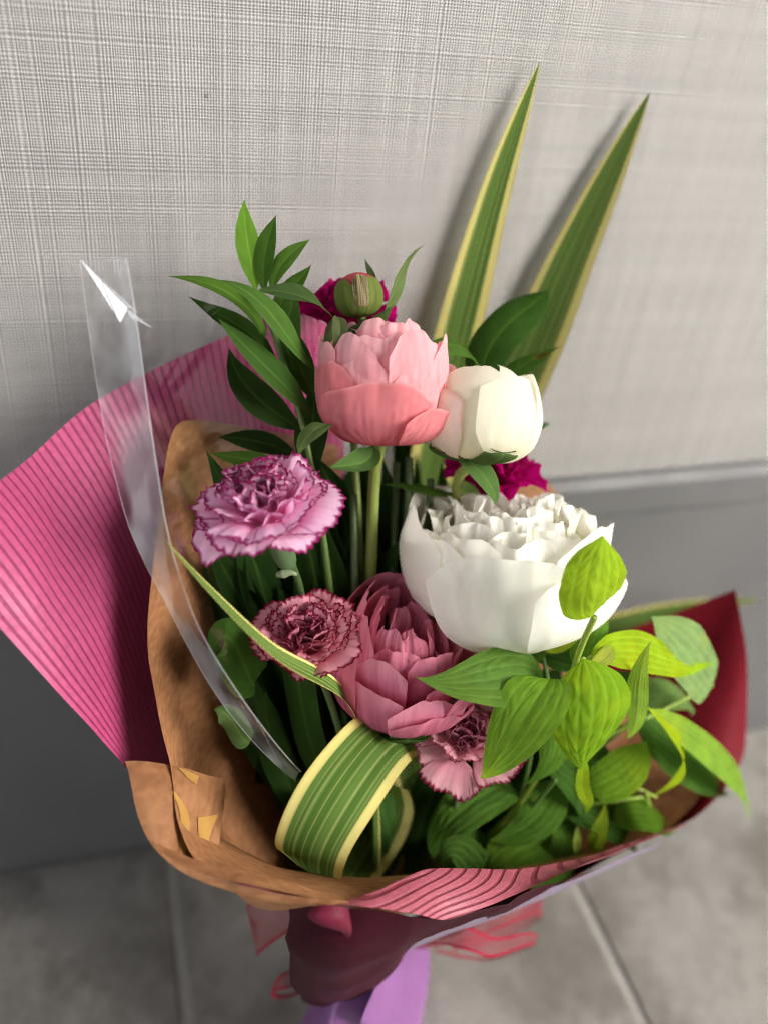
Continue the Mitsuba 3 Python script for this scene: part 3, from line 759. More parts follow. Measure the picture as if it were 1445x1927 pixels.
cr_ = Flower('peony', 'closed cream white peony bud with blush edges beside the pink peony', 'peony', V(0.1605,-0.1180,0.4264), V(0.1593,0.4932,0.8552), .0255, 'peonies')
for i, (phi, hw, pr, colf, kw) in enumerate([
    (-62, 40, [(.12, 0), (.66, .02), (1.05, .40), (1.14, .85), (1.08, 1.3)], blush_edge_col, dict(top=.14, notch=.04, cup=.07, pw=3)),
    (40, 50, [(.12, 0), (.62, .0), (1.0, .35), (1.08, .80), (.96, 1.28), (.78, 1.55)], cream_col, dict(top=.12, cup=.07, pw=3, notch=.03)),
    (-18, 38, [(.12, .02), (.6, .04), (.96, .45), (1.0, .95), (.86, 1.42), (.6, 1.68)], cream_col, dict(top=.12, notch=.03, cup=.05, pw=3)),
    (105, 48, [(.12, 0), (.62, .03), (1.0, .4), (1.06, .9), (.98, 1.35), (.84, 1.66)], cream_col, dict(top=.12, cup=.05, pw=3)),
    (170, 50, [(.12, 0), (.62, .03), (1.0, .4), (1.0, .9), (.9, 1.3), (.55, 1.6)], cream_col, dict(top=.2)),
    (-120, 48, [(.12, 0), (.62, .03), (1.0, .4), (1.08, .9), (1.0, 1.35), (.74, 1.72)], deep_pink_col, dict(top=.25)),
    (60, 44, [(.12, .1), (.5, .3), (.8, .8), (.8, 1.2), (.55, 1.6), (.2, 1.75)], cream_col, dict(top=.2)),
    (-50, 44, [(.12, .1), (.5, .3), (.8, .8), (.8, 1.2), (.55, 1.55), (.2, 1.7)], cream_col, dict(top=.2)),
    (180, 60, [(.12, .1), (.5, .3), (.8, .8), (.8, 1.2), (.55, 1.55), (.15, 1.72)], cream_col, dict(top=.2)),
]):
    cr_.petal(phi, hw, pr, colf, seed=200 + i, **kw)
stem(cr_, [V(0.1563,-0.1120,0.4150), V(0.1620,-0.1000,0.3934), V(0.1671,-0.0900,0.3387), TIE], .0026, (.22, .26, .06))
plain_leaf(cr_.key, 'leaf', [V(0.1525,-0.1120,0.4250), V(0.1546,-0.1220,0.4283), V(0.1602,-0.1300,0.4242), V(0.1672,-0.1320,0.4085)], .0115, V(0.0557,-0.5954,0.8015), (.11, .21, .055), 'lance', .25, .1, .02, 'leaf_satin', 6)
sepals(cr_, 3, cr_.R, 0, .5, 5, (.10, .16, .05), 2.5)

# ---- white peony
wh = Flower('peony', 'large open white peony with ruffled creamy centre', 'peony', V(0.1745,-0.1580,0.3470), V(0.0459,0.5292,0.8473), .0495, 'peonies')
BOWL = [(.10, 0), (.58, .06), (.90, .45), (1.0, .85), (1.04, 1.05)]
for i, (phi, hw, pr, kw) in enumerate([
    (-10, 38, [(.10, -.06), (.46, -.08), (.84, .18), (1.0, .6), (1.05, .98)], dict(top=.15, notch=.03, ruf=.04, base=.6, cup=.13)),
    (40, 36, [(.10, -.05), (.46, -.07), (.90, .18), (1.05, .55), (1.10, .84)], dict(top=.17, notch=.035, ruf=.04, base=.6, cup=.13)),
    (-60, 36, [(.10, .14), (.6, .16), (.95, .45), (1.0, .8), (.95, 1.12)], dict(top=.2, notch=.05, base=.4)),
    (66, 46, [(.10, .0), (.56, .06), (.88, .40), (.98, .8), (1.04, 1.2)], dict(top=.16, notch=.04, ruf=.02, base=.45)),
    (-84, 42, [(.10, .1), (.6, .16), (1.0, .55), (1.04, .95), (.90, 1.36)], dict(top=.22, notch=.03, pw=2.2)),
    (-128, 42, [(.10, .02), (.6, .1), (.92, .55), (.98, 1.0), (.90, 1.55)], dict(top=.2, notch=.03, pw=2.4)),
    (105, 42, BOWL, dict(top=.2, notch=.04)), (150, 42, [(.10, .02), (.6, .1), (.9, .5), (.95, .9), (.9, 1.12)], dict(top=.2, notch=.04)),
    (178, 40, [(.10, .02), (.5, .1), (.8, .5), (.82, .9), (.72, 1.18)], dict(top=.2, notch=.05)),
    (28, 34, [(.10, .05), (.5, .10), (.78, .4), (.85, .75), (.86, .93)], dict(top=.2, notch=.06)),
]):
    wh.petal(phi, hw, pr, white_col, 'petal_waxy', seed=300 + i, **kw)
r = np.random.default_rng(31)
k = 400
for rho, cnt, hw, h0, h1 in ((.82, 9, 30, 1.04, 1.42), (.64, 9, 34, 1.16, 1.46), (.46, 8, 40, 1.26, 1.46), (.28, 6, 48, 1.30, 1.44), (.13, 4, 70, 1.28, 1.38)):
    o = r.uniform(0, 360)
    for i in range(cnt):
        k += 1
        phi = o + i * 360 / cnt + r.uniform(-9, 9)
        back = .5 - .5 * math.cos(math.radians(phi))
        hgt = h0 + (h1 - h0) * back + r.uniform(-.07, .07)
        ln = r.uniform(-.16, .06)
        wh.petal(phi, hw * r.uniform(.8, 1.2), [(max(rho * .5, .03), .1), (rho * .9, .5), (rho * 1.04, hgt * .84), (rho * (1 + ln), hgt)], core_col, 'petal_waxy', seed=k, top=.16, notch=r.uniform(.03, .09), ruf=.06, freq=1.5 + 2 * r.random(), n=26, m=27, part='inner_petal', pw=3.)
for i in range(34):
    k += 1
    side = [(-95, 26), (72, 30), (-20, 60), (150, 50)][i % 4]
    phi, rho = side[0] + r.uniform(-1, 1) * side[1], r.uniform(.34, .80)
    hgt = r.uniform(1.18, 1.38) + (.12 if i % 4 < 2 else -.06)
    wh.petal(phi, r.uniform(8, 15) / rho * .7, [(rho * .6, .1), (rho * .92, .5), (rho, hgt * .86), (rho + r.uniform(-.05, .12), hgt)], core_col, 'petal_waxy', seed=k, top=.25, notch=r.uniform(.08, .2), ruf=.05, freq=2 + 2 * r.random(), n=22, m=21, part='inner_petal')
stem(wh, [V(0.1776,-0.1650,0.3139), V(0.1686,-0.1700,0.2344), TIE], .003)

# ---- mauve peony
mv = Flower('peony', 'dusky mauve pink peony in the shade below the white one', 'peony', V(0.1184,-0.1720,0.3154), V(0.0478,0.3293,0.9430), .0320, 'peonies')
for i, (phi, hw, pr, kw) in enumerate([
    (-38, 38, [(.12, 0), (.6, .05), (.98, .45), (1.05, .85), (1.05, 1.05)], dict(top=.13, pw=3, cup=.05, notch=.05)),
    (-24, 27, [(.12, .05), (.5, .2), (.8, .7), (.9, 1.15), (.92, 1.38)], dict(top=.13, pw=3, cup=.05, notch=.04)),
    (32, 40, [(.12, 0), (.6, .0), (.98, .3), (1.16, .55), (1.22, .66)], dict(top=.13, pw=3, cup=.05, notch=.06, ruf=.05)),
    (66, 34, [(.12, 0), (.6, .1), (1.05, .5), (1.35, .95), (1.55, 1.2)], dict(top=.13, pw=3, cup=.05, notch=.06, ruf=.05)),
    (48, 30, [(.12, .05), (.5, .2), (.8, .55), (1.05, 1.0), (1.16, 1.3)], dict(top=.13, pw=3, cup=.05, notch=.1, ruf=.04)),
    (95, 34, [(.12, 0), (.6, .1), (1.05, .5), (1.4, .9), (1.7, 1.1)], dict(top=.13, pw=3, cup=.05, notch=.05)),
    (-78, 42, [(.12, 0), (.62, .05), (1.02, .5), (1.1, 1.1), (.95, 1.6), (.74, 1.9)], dict(top=.13, pw=3, cup=.05, notch=.04)),
    (-118, 42, [(.12, 0), (.62, .05), (1.0, .5), (1.06, 1.1), (.9, 1.75), (.6, 2.1)], dict(top=.13, pw=3, cup=.05, notch=.05)),
    (-160, 42, [(.12, 0), (.62, .05), (1.0, .5), (1.0, 1.2), (.85, 1.85), (.5, 2.2)], dict(top=.13, pw=3, cup=.05, notch=.05)),
    (165, 44, [(.12, 0), (.62, .05), (1.0, .5), (1.0, 1.2), (.8, 1.8), (.5, 2.1)], dict(top=.13, pw=3, cup=.05, notch=.05)),
    (128, 40, [(.12, 0), (.62, .05), (1.0, .5), (1.1, 1.0), (1.1, 1.4)], dict(top=.13, pw=3, cup=.05)),
    (-62, 30, [(.12, .1), (.5, .3), (.78, .8), (.8, 1.35), (.66, 1.85)], dict(top=.13, pw=3, cup=.05, notch=.06)),
    (-95, 36, [(.12, .1), (.5, .3), (.76, .8), (.78, 1.4), (.6, 2.0), (.4, 2.2)], dict(top=.13, pw=3, cup=.05, notch=.06)),
    (-135, 36, [(.12, .1), (.5, .3), (.70, .8), (.70, 1.4), (.5, 1.9), (.3, 2.1)], dict(top=.13, pw=3, cup=.05, notch=.08)),
    (10, 20, [(.1, .1), (.35, .3), (.55, .8), (.6, 1.2), (.66, 1.35)], dict(top=.13, pw=3, cup=.05, notch=.08, ruf=.06)),
    (120, 34, [(.1, .1), (.4, .3), (.6, .8), (.6, 1.3), (.5, 1.6)], dict(top=.13, pw=3, cup=.05, notch=.08, ruf=.04)),
    (170, 36, [(.1, .1), (.35, .3), (.5, .8), (.5, 1.4), (.35, 1.8)], dict(top=.13, pw=3, cup=.05, notch=.08, ruf=.04)),
    (75, 30, [(.1, .1), (.35, .3), (.5, .7), (.5, 1.0), (.45, 1.2)], dict(top=.13, pw=3, cup=.05, notch=.08, ruf=.04)),
    (-10, 34, [(.1, .1), (.4, .3), (.62, .7), (.66, 1.1), (.58, 1.42)], dict(top=.12, notch=.03, ruf=.03, pw=3)),
    (40, 36, [(.1, .1), (.4, .3), (.66, .7), (.74, 1.1), (.70, 1.36)], dict(top=.12, notch=.03, ruf=.03, pw=3)),
    (85, 36, [(.1, .1), (.4, .3), (.68, .7), (.8, 1.05), (.84, 1.3)], dict(top=.12, notch=.03, ruf=.03, pw=3)),
    (-40, 40, [(.1, .1), (.3, .3), (.45, .8), (.46, 1.3), (.34, 1.62)], dict(top=.12, notch=.03, ruf=.035, pw=3)),
    (20, 44, [(.1, .1), (.28, .3), (.40, .8), (.42, 1.2), (.30, 1.5)], dict(top=.12, notch=.03, ruf=.035, pw=3)),
    (100, 44, [(.1, .1), (.28, .3), (.42, .8), (.42, 1.3), (.32, 1.6)], dict(top=.12, notch=.03, ruf=.035, pw=3)),
    (-100, 44, [(.1, .1), (.28, .3), (.5, .8), (.5, 1.5), (.3, 1.95)], dict(top=.12, notch=.03, ruf=.035, pw=3)),
    (-150, 50, [(.05, .1), (.2, .3), (.25, .8), (.25, 1.3), (.15, 1.8)], dict(top=.12, notch=.03, ruf=.035, pw=3)),
    (30, 60, [(.05, .1), (.16, .3), (.2, .8), (.2, 1.2), (.12, 1.55)], dict(top=.12, notch=.03, ruf=.035, pw=3)),
    (20, 30, [(.12, 0), (.6, .02), (1.0, .35), (1.12, .7), (1.10, .92)], dict(top=.13, notch=.05, cup=.07, pw=3)),
]):
    mv.petal(phi, hw, pr, mauve_col, seed=500 + i, **kw)
stem(mv, [V(0.1192,-0.1700,0.2716), V(0.1211,-0.1720,0.1756), TIE], .0028)
sepals(mv, 4, mv.R, 0, .5, 15, (.05, .09, .02))

# ---- green bud
bd = Flower('peony_bud', 'round green peony bud with a red tip and one withered sepal', 'flower bud', V(0.1108,-0.0750,0.4804), V(-0.0544,0.5375,0.8415), .0107)
th, a = np.linspace(.02, np.pi - .02, 40), np.linspace(0, 2 * np.pi, 49)[:-1]
g = np.stack([np.sin(th)[:, None] * np.cos(a), np.sin(th)[:, None] * np.sin(a), (.93 - .93 * np.cos(th))[:, None] * np.ones(48)], -1) * bd.R
c = lerp((.36, .03, .04), (.68, .14, .15), sst(.4, 1., th[:, None] / np.pi + 1.2 * nz(g / bd.R, 4, 3)))
put(bd.key, 'bud_core', bd.at(g), 'petal_soft', c, closed=True)
SEP = [(.1, 0), (.62, .08), (1.0, .5), (1.05, .98), (.93, 1.42), (.72, 1.66)]


def sepal_col(s, t, seed):
    st = streaks(s, t, seed, 10)
    c = lerp((.09, .13, .025), (.17, .22, .055), sst(.0, .7, t + .6 * st))
    c = lerp(c, (.30, .16, .08), sst(.93, 1., t) * .8)
    return c * (1 + .5 * st)[..., None]


for i, (phi, hw) in enumerate([(44, 46), (-52, 50), (130, 52), (-140, 52), (-2, 30)]):
    bd.petal(phi, hw, SEP if i < 4 else SEP[:5], sepal_col, 'leaf_gloss', part='sepal', seed=600 + i, top=.45, notch=.05)


def withered(s, t, seed):
    st = streaks(s, t, seed, 14)
    return lerp((.12, .09, .03), (.50, .42, .24), sst(-.25, .25, st + .1 * s))


bd.petal(6, 17, [(.3, .25), (.95, .35), (1.12, .75), (1.14, 1.15), (1.02, 1.62)], withered, 'leaf_satin', part='withered_sepal', seed=620, top=.12, ruf=.10, freq=3, base=1.0)
stem(bd, [V(0.1160,-0.0700,0.4663), V(0.1288,-0.0600,0.4256), V(0.1190,-0.1000,0.3746), TIE], .0020, (.06,.09,.02))
GL = (.075, .13, .04)
for i, (pts, w, up, base, fo, tw) in enumerate([
    ([V(0.0962,-0.0780,0.4821), V(0.0865,-0.0760,0.4890), V(0.0765,-0.0720,0.4914), V(0.0640,-0.0680,0.4905)], .0100, V(-0.2164,0.2312,0.9485), GL, .5, .9),
    ([V(0.1204,-0.0780,0.4825), V(0.1249,-0.0720,0.4881), V(0.1299,-0.0660,0.4983), V(0.1420,-0.0620,0.5093)], .0105, V(0.4501,-0.8271,0.3366), (.15, .22, .075), .6, -.9),
    ([V(0.1017,-0.0880,0.4732), V(0.1110,-0.0840,0.4782), V(0.1181,-0.0800,0.4814), V(0.1256,-0.0760,0.4867)], .0115, V(-0.6198,-0.1628,0.7677), (.15, .25, .075), .25, .2),
    ([V(0.0969,-0.0780,0.4821), V(0.0943,-0.0860,0.4784), V(0.0926,-0.0900,0.4739), V(0.0912,-0.0900,0.4662)], .0060, V(-0.6198,-0.6007,0.5049), (.09, .12, .045), .5, .5),
    ([V(0.0979,-0.0780,0.4821), V(0.0969,-0.0900,0.4814), V(0.0955,-0.0940,0.4770), V(0.0933,-0.0940,0.4712)], .0070, V(0.0890,-0.8099,0.5797), (.13, .16, .065), .5, -.7),
    ([V(0.1118,-0.0800,0.4816), V(0.1068,-0.0900,0.4798), V(0.1014,-0.0950,0.4760), V(0.0968,-0.0950,0.4659)], .012, V(-0.2485,-0.5592,0.7909), (.05, .09, .03), .2, .2),
    ([V(0.1136,-0.0700,0.4925), V(0.1182,-0.0620,0.4944), V(0.1169,-0.0580,0.4979), V(0.1157,-0.0560,0.5009)], .0036, V(0.0890,-0.8099,0.5797), (.07, .10, .035), .3, .2),
]):
    plain_leaf(bd.key, 'leaf', pts, w, up, base, 'lance', fo, .2, .05, 'leaf_satin', 20 + i, tw)

# ---- carnations
PALE = 'carnation'
ca = Flower('carnation', 'pink and white carnation with purple-edged petals at the left of the bouquet', PALE, V(0.0608,-0.1420,0.4129), V(-0.2903,0.1316,0.9478), .0335, 'edged carnations')
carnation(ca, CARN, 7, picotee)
calyx(ca, (.07, .12, .05))
stem(ca, [V(0.0701,-0.1350,0.3882), V(0.0755,-0.1320,0.3694), V(0.0866,-0.1380,0.3041), TIE], .0016, (.06, .10, .035))
r_b = [[V(0.0683,-0.1490,0.3960), V(0.0647,-0.1480,0.3978), V(0.0613,-0.1470,0.3944)]]
tube(ca.key, 'side_bud', [V(0.0687,-0.1500,0.3947), V(0.0658,-0.1490,0.3955), V(0.0630,-0.1480,0.3944), V(0.0604,-0.1470,0.3937)], [.0008, .0014, .0022, .001], 'stem_green', np.array([.17, .22, .12]))
cb = Flower('carnation', 'dusky rose carnation with dark red petal edges left of the mauve peony', PALE, V(0.0738,-0.1630,0.3578), V(-0.1551,-0.1037,0.9824), .0295, 'edged carnations')
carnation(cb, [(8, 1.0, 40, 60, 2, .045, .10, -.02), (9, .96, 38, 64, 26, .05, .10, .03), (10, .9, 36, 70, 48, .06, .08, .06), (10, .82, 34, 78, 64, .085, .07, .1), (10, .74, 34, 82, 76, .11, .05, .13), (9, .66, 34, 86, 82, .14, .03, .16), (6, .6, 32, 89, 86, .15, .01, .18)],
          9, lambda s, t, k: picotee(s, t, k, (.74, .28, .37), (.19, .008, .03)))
calyx(cb)
stem(cb, [V(0.0842,-0.1700,0.3285), V(0.1003,-0.1720,0.2343), TIE], .0017, (.08, .13, .05))
cc = Flower('carnation', 'salmon pink carnation with dark serrated edges tucked between the leaf loop and the vine', PALE, V(0.1483,-0.1840,0.3025), V(-0.0950,-0.2668,0.9591), .0315, 'edged carnations')
carnation(cc, [(7, 1.06, 36, 50, -6, .04, .10, -.02), (5, .86, 40, 72, 40, .05, .10, .03), (8, .74, 40, 80, 78, .06, .12, .05), (8, .70, 38, 84, 86, .08, .10, .08), (8, .64, 36, 86, 90, .11, .06, .1), (7, .6, 34, 88, 86, .13, .03, .12)],
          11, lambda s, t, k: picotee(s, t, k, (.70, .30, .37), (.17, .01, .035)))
calyx(cc)
stem(cc, [V(0.1525,-0.1850,0.2597), V(0.1475,-0.1800,0.1787), TIE], .0017, (.08, .13, .05))


def crimson(s, t, k):
    st = streaks(s, t, k, 18)
    c = lerp((.20, .001, .05), (.50, .004, .165), sst(.2, 1., t + .3 * st))
    return c * (1 + .3 * st)[..., None]


cd = Flower('ruffled_flower', 'deep magenta ruffled flower behind the white peony', 'carnation', V(0.1805,-0.1000,0.3889), V(0.0547,0.1806,0.9820), .0365, 'magenta ruffled flowers')
carnation(cd, [(8, .95, 36, 60, 8, .09, .10, 0), (9, .9, 34, 68, 34, .11, .08, .04), (9, .85, 32, 74, 55, .13, .07, .08), (8, .78, 30, 82, 72, .16, .04, .12), (7, .72, 30, 87, 82, .16, .02, .14)], 13, crimson)
stem(cd, [V(0.1792,-0.1000,0.3298), TIE], .0018)
ce = Flower('ruffled_flower', 'deep magenta ruffled flower half hidden behind the green bud', 'carnation', V(0.1120,-0.0500,0.4570), V(-0.0216,0.2709,0.9624), .033, 'magenta ruffled flowers')
carnation(ce, [(8, .95, 36, 60, 8, .09, .10, 0), (9, .9, 34, 68, 34, .11, .08, .04), (9, .85, 32, 74, 55, .13, .07, .08), (8, .78, 30, 82, 72, .16, .04, .12), (7, .72, 30, 87, 82, .16, .02, .14)], 14, crimson)
stem(ce, [V(0.1110,-0.0900,0.4013), TIE], .0018)

# ================================================================== foliage
sp = thing('leafy_sprig', 'sprig of narrow glossy dark green leaves at the upper left of the bouquet', 'foliage')
SPR = [
    ([V(0.0667,-0.0500,0.4830), V(0.0655,-0.0450,0.4933), V(0.0637,-0.0400,0.5063), V(0.0633,-0.0360,0.5208)], .0112, V(-0.1491,-0.8469,0.5104), (.13, .27, .03), .15),
    ([V(0.0708,-0.0520,0.4833), V(0.0703,-0.0480,0.4944), V(0.0730,-0.0440,0.5053), V(0.0772,-0.0400,0.5151)], .0108, V(-0.5907,-0.6763,0.4401), (.06, .13, .02), .25),
    ([V(0.0734,-0.0540,0.4841), V(0.0755,-0.0520,0.4921), V(0.0822,-0.0480,0.4993), V(0.0925,-0.0440,0.5054)], .0098, V(-0.4030,-0.4280,0.8089), (.08, .17, .025), .2),
    ([V(0.0746,-0.0600,0.4710), V(0.0776,-0.0560,0.4797), V(0.0844,-0.0520,0.4870), V(0.0927,-0.0480,0.4948)], .0105, V(-0.4030,-0.4280,0.8089), (.065, .14, .02), .2),
    ([V(0.0679,-0.0700,0.4679), V(0.0567,-0.0640,0.4847), V(0.0447,-0.0580,0.4899), V(0.0268,-0.0500,0.4906)], .0125, V(-0.3373,0.1392,0.9311), (.085, .175, .025), .2),
    ([V(0.0731,-0.0700,0.4570), V(0.0598,-0.0600,0.4688), V(0.0488,-0.0520,0.4734), V(0.0362,-0.0460,0.4796)], .0115, V(-0.3551,-0.0548,0.9332), (.03, .07, .012), .2),
    ([V(0.0881,-0.0850,0.4593), V(0.0767,-0.0860,0.4739), V(0.0642,-0.0820,0.4898), V(0.0464,-0.0720,0.4976)], .0145, V(0.2525,-0.3251,0.9113), (.075, .155, .03), .25),
    ([V(0.0856,-0.0950,0.4408), V(0.0732,-0.0950,0.4565), V(0.0577,-0.0880,0.4717), V(0.0454,-0.0780,0.4829)], .0150, V(0.2143,-0.3948,0.8934), (.05, .11, .022), .3),
    ([V(0.0814,-0.0950,0.4340), V(0.0677,-0.0880,0.4421), V(0.0559,-0.0780,0.4524), V(0.0518,-0.0680,0.4636)], .0165, V(0.0481,-0.6714,0.7395), (.022, .045, .010), .2),
    ([V(0.0811,-0.0800,0.4563), V(0.0778,-0.0700,0.4676), V(0.0803,-0.0620,0.4770), V(0.0851,-0.0550,0.4856)], .0130, V(-0.1687,-0.6545,0.7370), (.04, .09, .016), .2),
    ([V(0.0895,-0.0900,0.4447), V(0.0818,-0.0760,0.4596), V(0.0760,-0.0660,0.4710), V(0.0711,-0.0580,0.4781)], .014, V(-0.1564,-0.5835,0.7969), (.03, .065, .012), .2),
    ([V(0.0748,-0.1000,0.4173), V(0.0635,-0.1000,0.4213), V(0.0521,-0.0950,0.4213), V(0.0395,-0.0880,0.4208)], .0105, V(-0.1399,-0.1227,0.9825), (.055, .11, .018), .2),
    ([V(0.0807,-0.0900,0.4163), V(0.0672,-0.0800,0.4187), V(0.0552,-0.0750,0.4195), V(0.0457,-0.0700,0.4180)], .0135, V(-0.1759,-0.2561,0.9505), (.018, .036, .009), .2),
    ([V(0.0865,-0.1100,0.4170), V(0.0844,-0.1000,0.4282), V(0.0873,-0.0900,0.4392), V(0.0877,-0.0800,0.4505)], .017, V(-0.5480,-0.6467,0.5305), (.02, .045, .010), .2),
]
for i, (pts, w, up, base, fo) in enumerate(SPR):
    plain_leaf(sp, 'leaf', pts, w, up, base, 'lance', fo, .1, .02, 'leaf_gloss' if sum(base) > .1 else 'leaf_dark', 40 + i)
tube(sp, 'stem', [V(0.0688,-0.0520,0.4846), V(0.0718,-0.0750,0.4701), V(0.0801,-0.1000,0.4399), V(0.0899,-0.1300,0.3689), TIE], [.0012, .0018, .002], 'stem_green', np.array([.08, .14, .03]))

rs = thing('leafy_sprig', 'broad dark leaves behind the cream bud, one with a brown spot', 'foliage')
plain_leaf(rs, 'leaf', [V(0.1768,-0.0750,0.4433), V(0.1808,-0.0680,0.4574), V(0.1964,-0.0580,0.4696), V(0.2203,-0.0460,0.4799)], .0235, V(-0.4639,-0.4783,0.7457), (.035, .085, .014), 'round', .12, .25, .02, 'leaf_gloss', 60)
plain_leaf(rs, 'leaf', [V(0.1847,-0.0750,0.4399), V(0.1961,-0.0700,0.4458), V(0.2111,-0.0620,0.4487), V(0.2298,-0.0550,0.4523)], .0150, V(-0.1956,0.0411,0.9798), (.045, .105, .016), 'ovate', .1, .1, .02, 'leaf_gloss', 61, spot=(.72, .1, .10, .45))
plain_leaf(rs, 'leaf', [V(0.1414,-0.0850,0.4589), V(0.1480,-0.0820,0.4668), V(0.1585,-0.0780,0.4658), V(0.1757,-0.0720,0.4478)], .0150, V(0.1819,-0.1341,0.9741), (.085, .18, .03), 'lance', .1, .2, .02, 'leaf_satin', 62)
plain_leaf(rs, 'leaf', [V(0.1965,-0.0800,0.4153), V(0.2069,-0.0750,0.4132), V(0.2185,-0.0680,0.4109), V(0.2314,-0.0600,0.4077)], .008, V(-0.1011,0.0131,0.9948), (.05, .12, .02), 'lance', .1, .2, .02, 'leaf_satin', 63)
plain_leaf(rs, 'leaf', [V(0.1656,-0.1000,0.3931), V(0.1506,-0.1000,0.3962), V(0.1358,-0.1000,0.4009), V(0.1217,-0.1000,0.4032)], .0095, V(-0.1011,0.0131,0.9948), (.06, .125, .02), 'lance', .1, .2, .02, 'leaf_satin', 64)
tube(rs, 'stem', [V(0.1768,-0.0750,0.4433), V(0.1847,-0.0750,0.4399), V(0.1634,-0.0950,0.3998), V(0.1446,-0.1300,0.3238), TIE], [.0012, .0018, .002], 'stem_green', np.array([.08, .14, .03]))

# shaded leaves that fill the heart of the bouquet
fi = thing('filler_foliage', 'shaded dark green leaves filling the heart of the bouquet between the blooms', 'foliage')
r = np.random.default_rng(77)
tips = [V(0.1027,-0.0900,0.4021), V(0.0876,-0.1100,0.3986), V(0.1384,-0.0850,0.3954), V(0.1044,-0.1100,0.3839), V(0.0974,-0.1200,0.3728), V(0.1327,-0.1100,0.3772), V(0.1273,-0.0800,0.4061), V(0.1464,-0.1000,0.3850), V(0.0721,-0.1400,0.3736), V(0.0367,-0.1500,0.3626), V(0.0527,-0.1400,0.3602), V(0.0898,-0.1200,0.3671), V(0.1626,-0.1100,0.3700),
        V(0.1087,-0.1300,0.3661), V(0.0546,-0.1600,0.3349), V(0.0834,-0.1700,0.3212), V(0.0416,-0.1650,0.3179), V(0.1068,-0.1700,0.2959), V(0.1435,-0.1500,0.3246), V(0.1631,-0.1600,0.3234), V(0.2117,-0.1400,0.2794), V(0.2331,-0.1400,0.2748), V(0.1857,-0.1500,0.3203), V(0.0679,-0.1800,0.2781),
        V(0.1590,-0.1650,0.3019), V(0.1238,-0.1600,0.3200), V(0.0813,-0.0900,0.4040), V(0.0912,-0.0800,0.4091), V(0.1149,-0.0900,0.3879), V(0.2145,-0.1000,0.3632), V(0.2501,-0.1100,0.2943), V(0.1622,-0.0750,0.3967), V(0.1429,-0.0750,0.4081)]
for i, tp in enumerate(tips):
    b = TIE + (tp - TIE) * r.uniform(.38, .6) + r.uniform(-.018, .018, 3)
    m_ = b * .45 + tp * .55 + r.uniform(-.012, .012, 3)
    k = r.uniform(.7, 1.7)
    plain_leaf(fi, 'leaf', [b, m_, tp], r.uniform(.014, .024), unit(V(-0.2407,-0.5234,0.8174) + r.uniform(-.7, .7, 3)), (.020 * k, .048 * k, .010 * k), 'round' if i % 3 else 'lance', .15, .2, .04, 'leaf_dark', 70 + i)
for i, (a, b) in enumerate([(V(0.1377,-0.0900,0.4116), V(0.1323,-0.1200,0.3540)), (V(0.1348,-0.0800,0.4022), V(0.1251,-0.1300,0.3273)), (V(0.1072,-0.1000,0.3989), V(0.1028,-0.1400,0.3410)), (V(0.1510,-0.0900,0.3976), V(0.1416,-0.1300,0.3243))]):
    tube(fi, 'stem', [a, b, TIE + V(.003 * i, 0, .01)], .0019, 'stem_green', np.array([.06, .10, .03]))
plain_leaf(fi, 'leaf', [V(0.0496,-0.1600,0.3395), V(0.0426,-0.1580,0.3594), V(0.0382,-0.1560,0.3681), V(0.0301,-0.1550,0.3555)], .022, V(-0.0311,-0.5031,0.8637), (.05, .12, .02), 'round', .1, .2, .02, 'leaf_satin', 160)
plain_leaf(fi, 'leaf', [V(0.0449,-0.1750,0.3178), V(0.0381,-0.1720,0.3306), V(0.0337,-0.1700,0.3364), V(0.0298,-0.1680,0.3368)], .013, V(-0.4937,-0.3543,0.7942), (.10, .17, .05), 'round', .1, .2, .02, 'leaf_satin', 161)

r = np.random.default_rng(78)
for i, (x0_, x1_, y0_, y1_, z0_, z1_, cnt) in enumerate([(V(0.1021,-0.0600,0.3461), V(0.1867,-0.0600,0.3360), V(0.1317,-0.0500,0.3901), V(0.1168,-0.1300,0.3094), -.01, .01, 34), (V(0.2149,-0.1300,0.2197), V(0.3240,-0.1200,0.1798), V(0.2506,-0.1200,0.2728), V(0.2547,-0.1650,0.1688), -.01, .01, 22), (V(0.0512,-0.1200,0.3309), V(0.0995,-0.1250,0.3271), V(0.0764,-0.0900,0.3951), V(0.0816,-0.1550,0.2756), 0, 0, 22),
                                                                         (V(0.0419,-0.1050,0.3876), V(0.1006,-0.1050,0.3806), V(0.0714,-0.0850,0.4169), V(0.0721,-0.1250,0.3570), 0, 0, 26)]):
    c0 = (x0_ + x1_) / 2
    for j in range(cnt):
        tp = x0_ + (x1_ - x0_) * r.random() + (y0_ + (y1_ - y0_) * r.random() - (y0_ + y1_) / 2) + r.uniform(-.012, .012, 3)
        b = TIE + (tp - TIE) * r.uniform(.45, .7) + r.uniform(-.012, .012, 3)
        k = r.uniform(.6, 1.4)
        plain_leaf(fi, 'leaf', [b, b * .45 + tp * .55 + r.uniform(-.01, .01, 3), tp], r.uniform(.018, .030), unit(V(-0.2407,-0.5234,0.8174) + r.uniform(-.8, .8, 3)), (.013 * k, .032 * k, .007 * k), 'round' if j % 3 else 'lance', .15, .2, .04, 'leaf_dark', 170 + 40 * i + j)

# ---- variegated straps
def strap(label, pts, width, up, dark, seed, fold=.14, margin=.74, curl=0., cat='leaf', grp='yellow-edged strap leaves', n=120):
    k = thing('strap_leaf', label, cat, grp)
    g, t, s, nor = leaf_grid(pts, width, up, 'blade', fold, curl, .0, 0., n, 41, seed)
    put(k, 'blade', g, 'leaf_satin', variegate(s, t, seed, margin, dark))
    return k


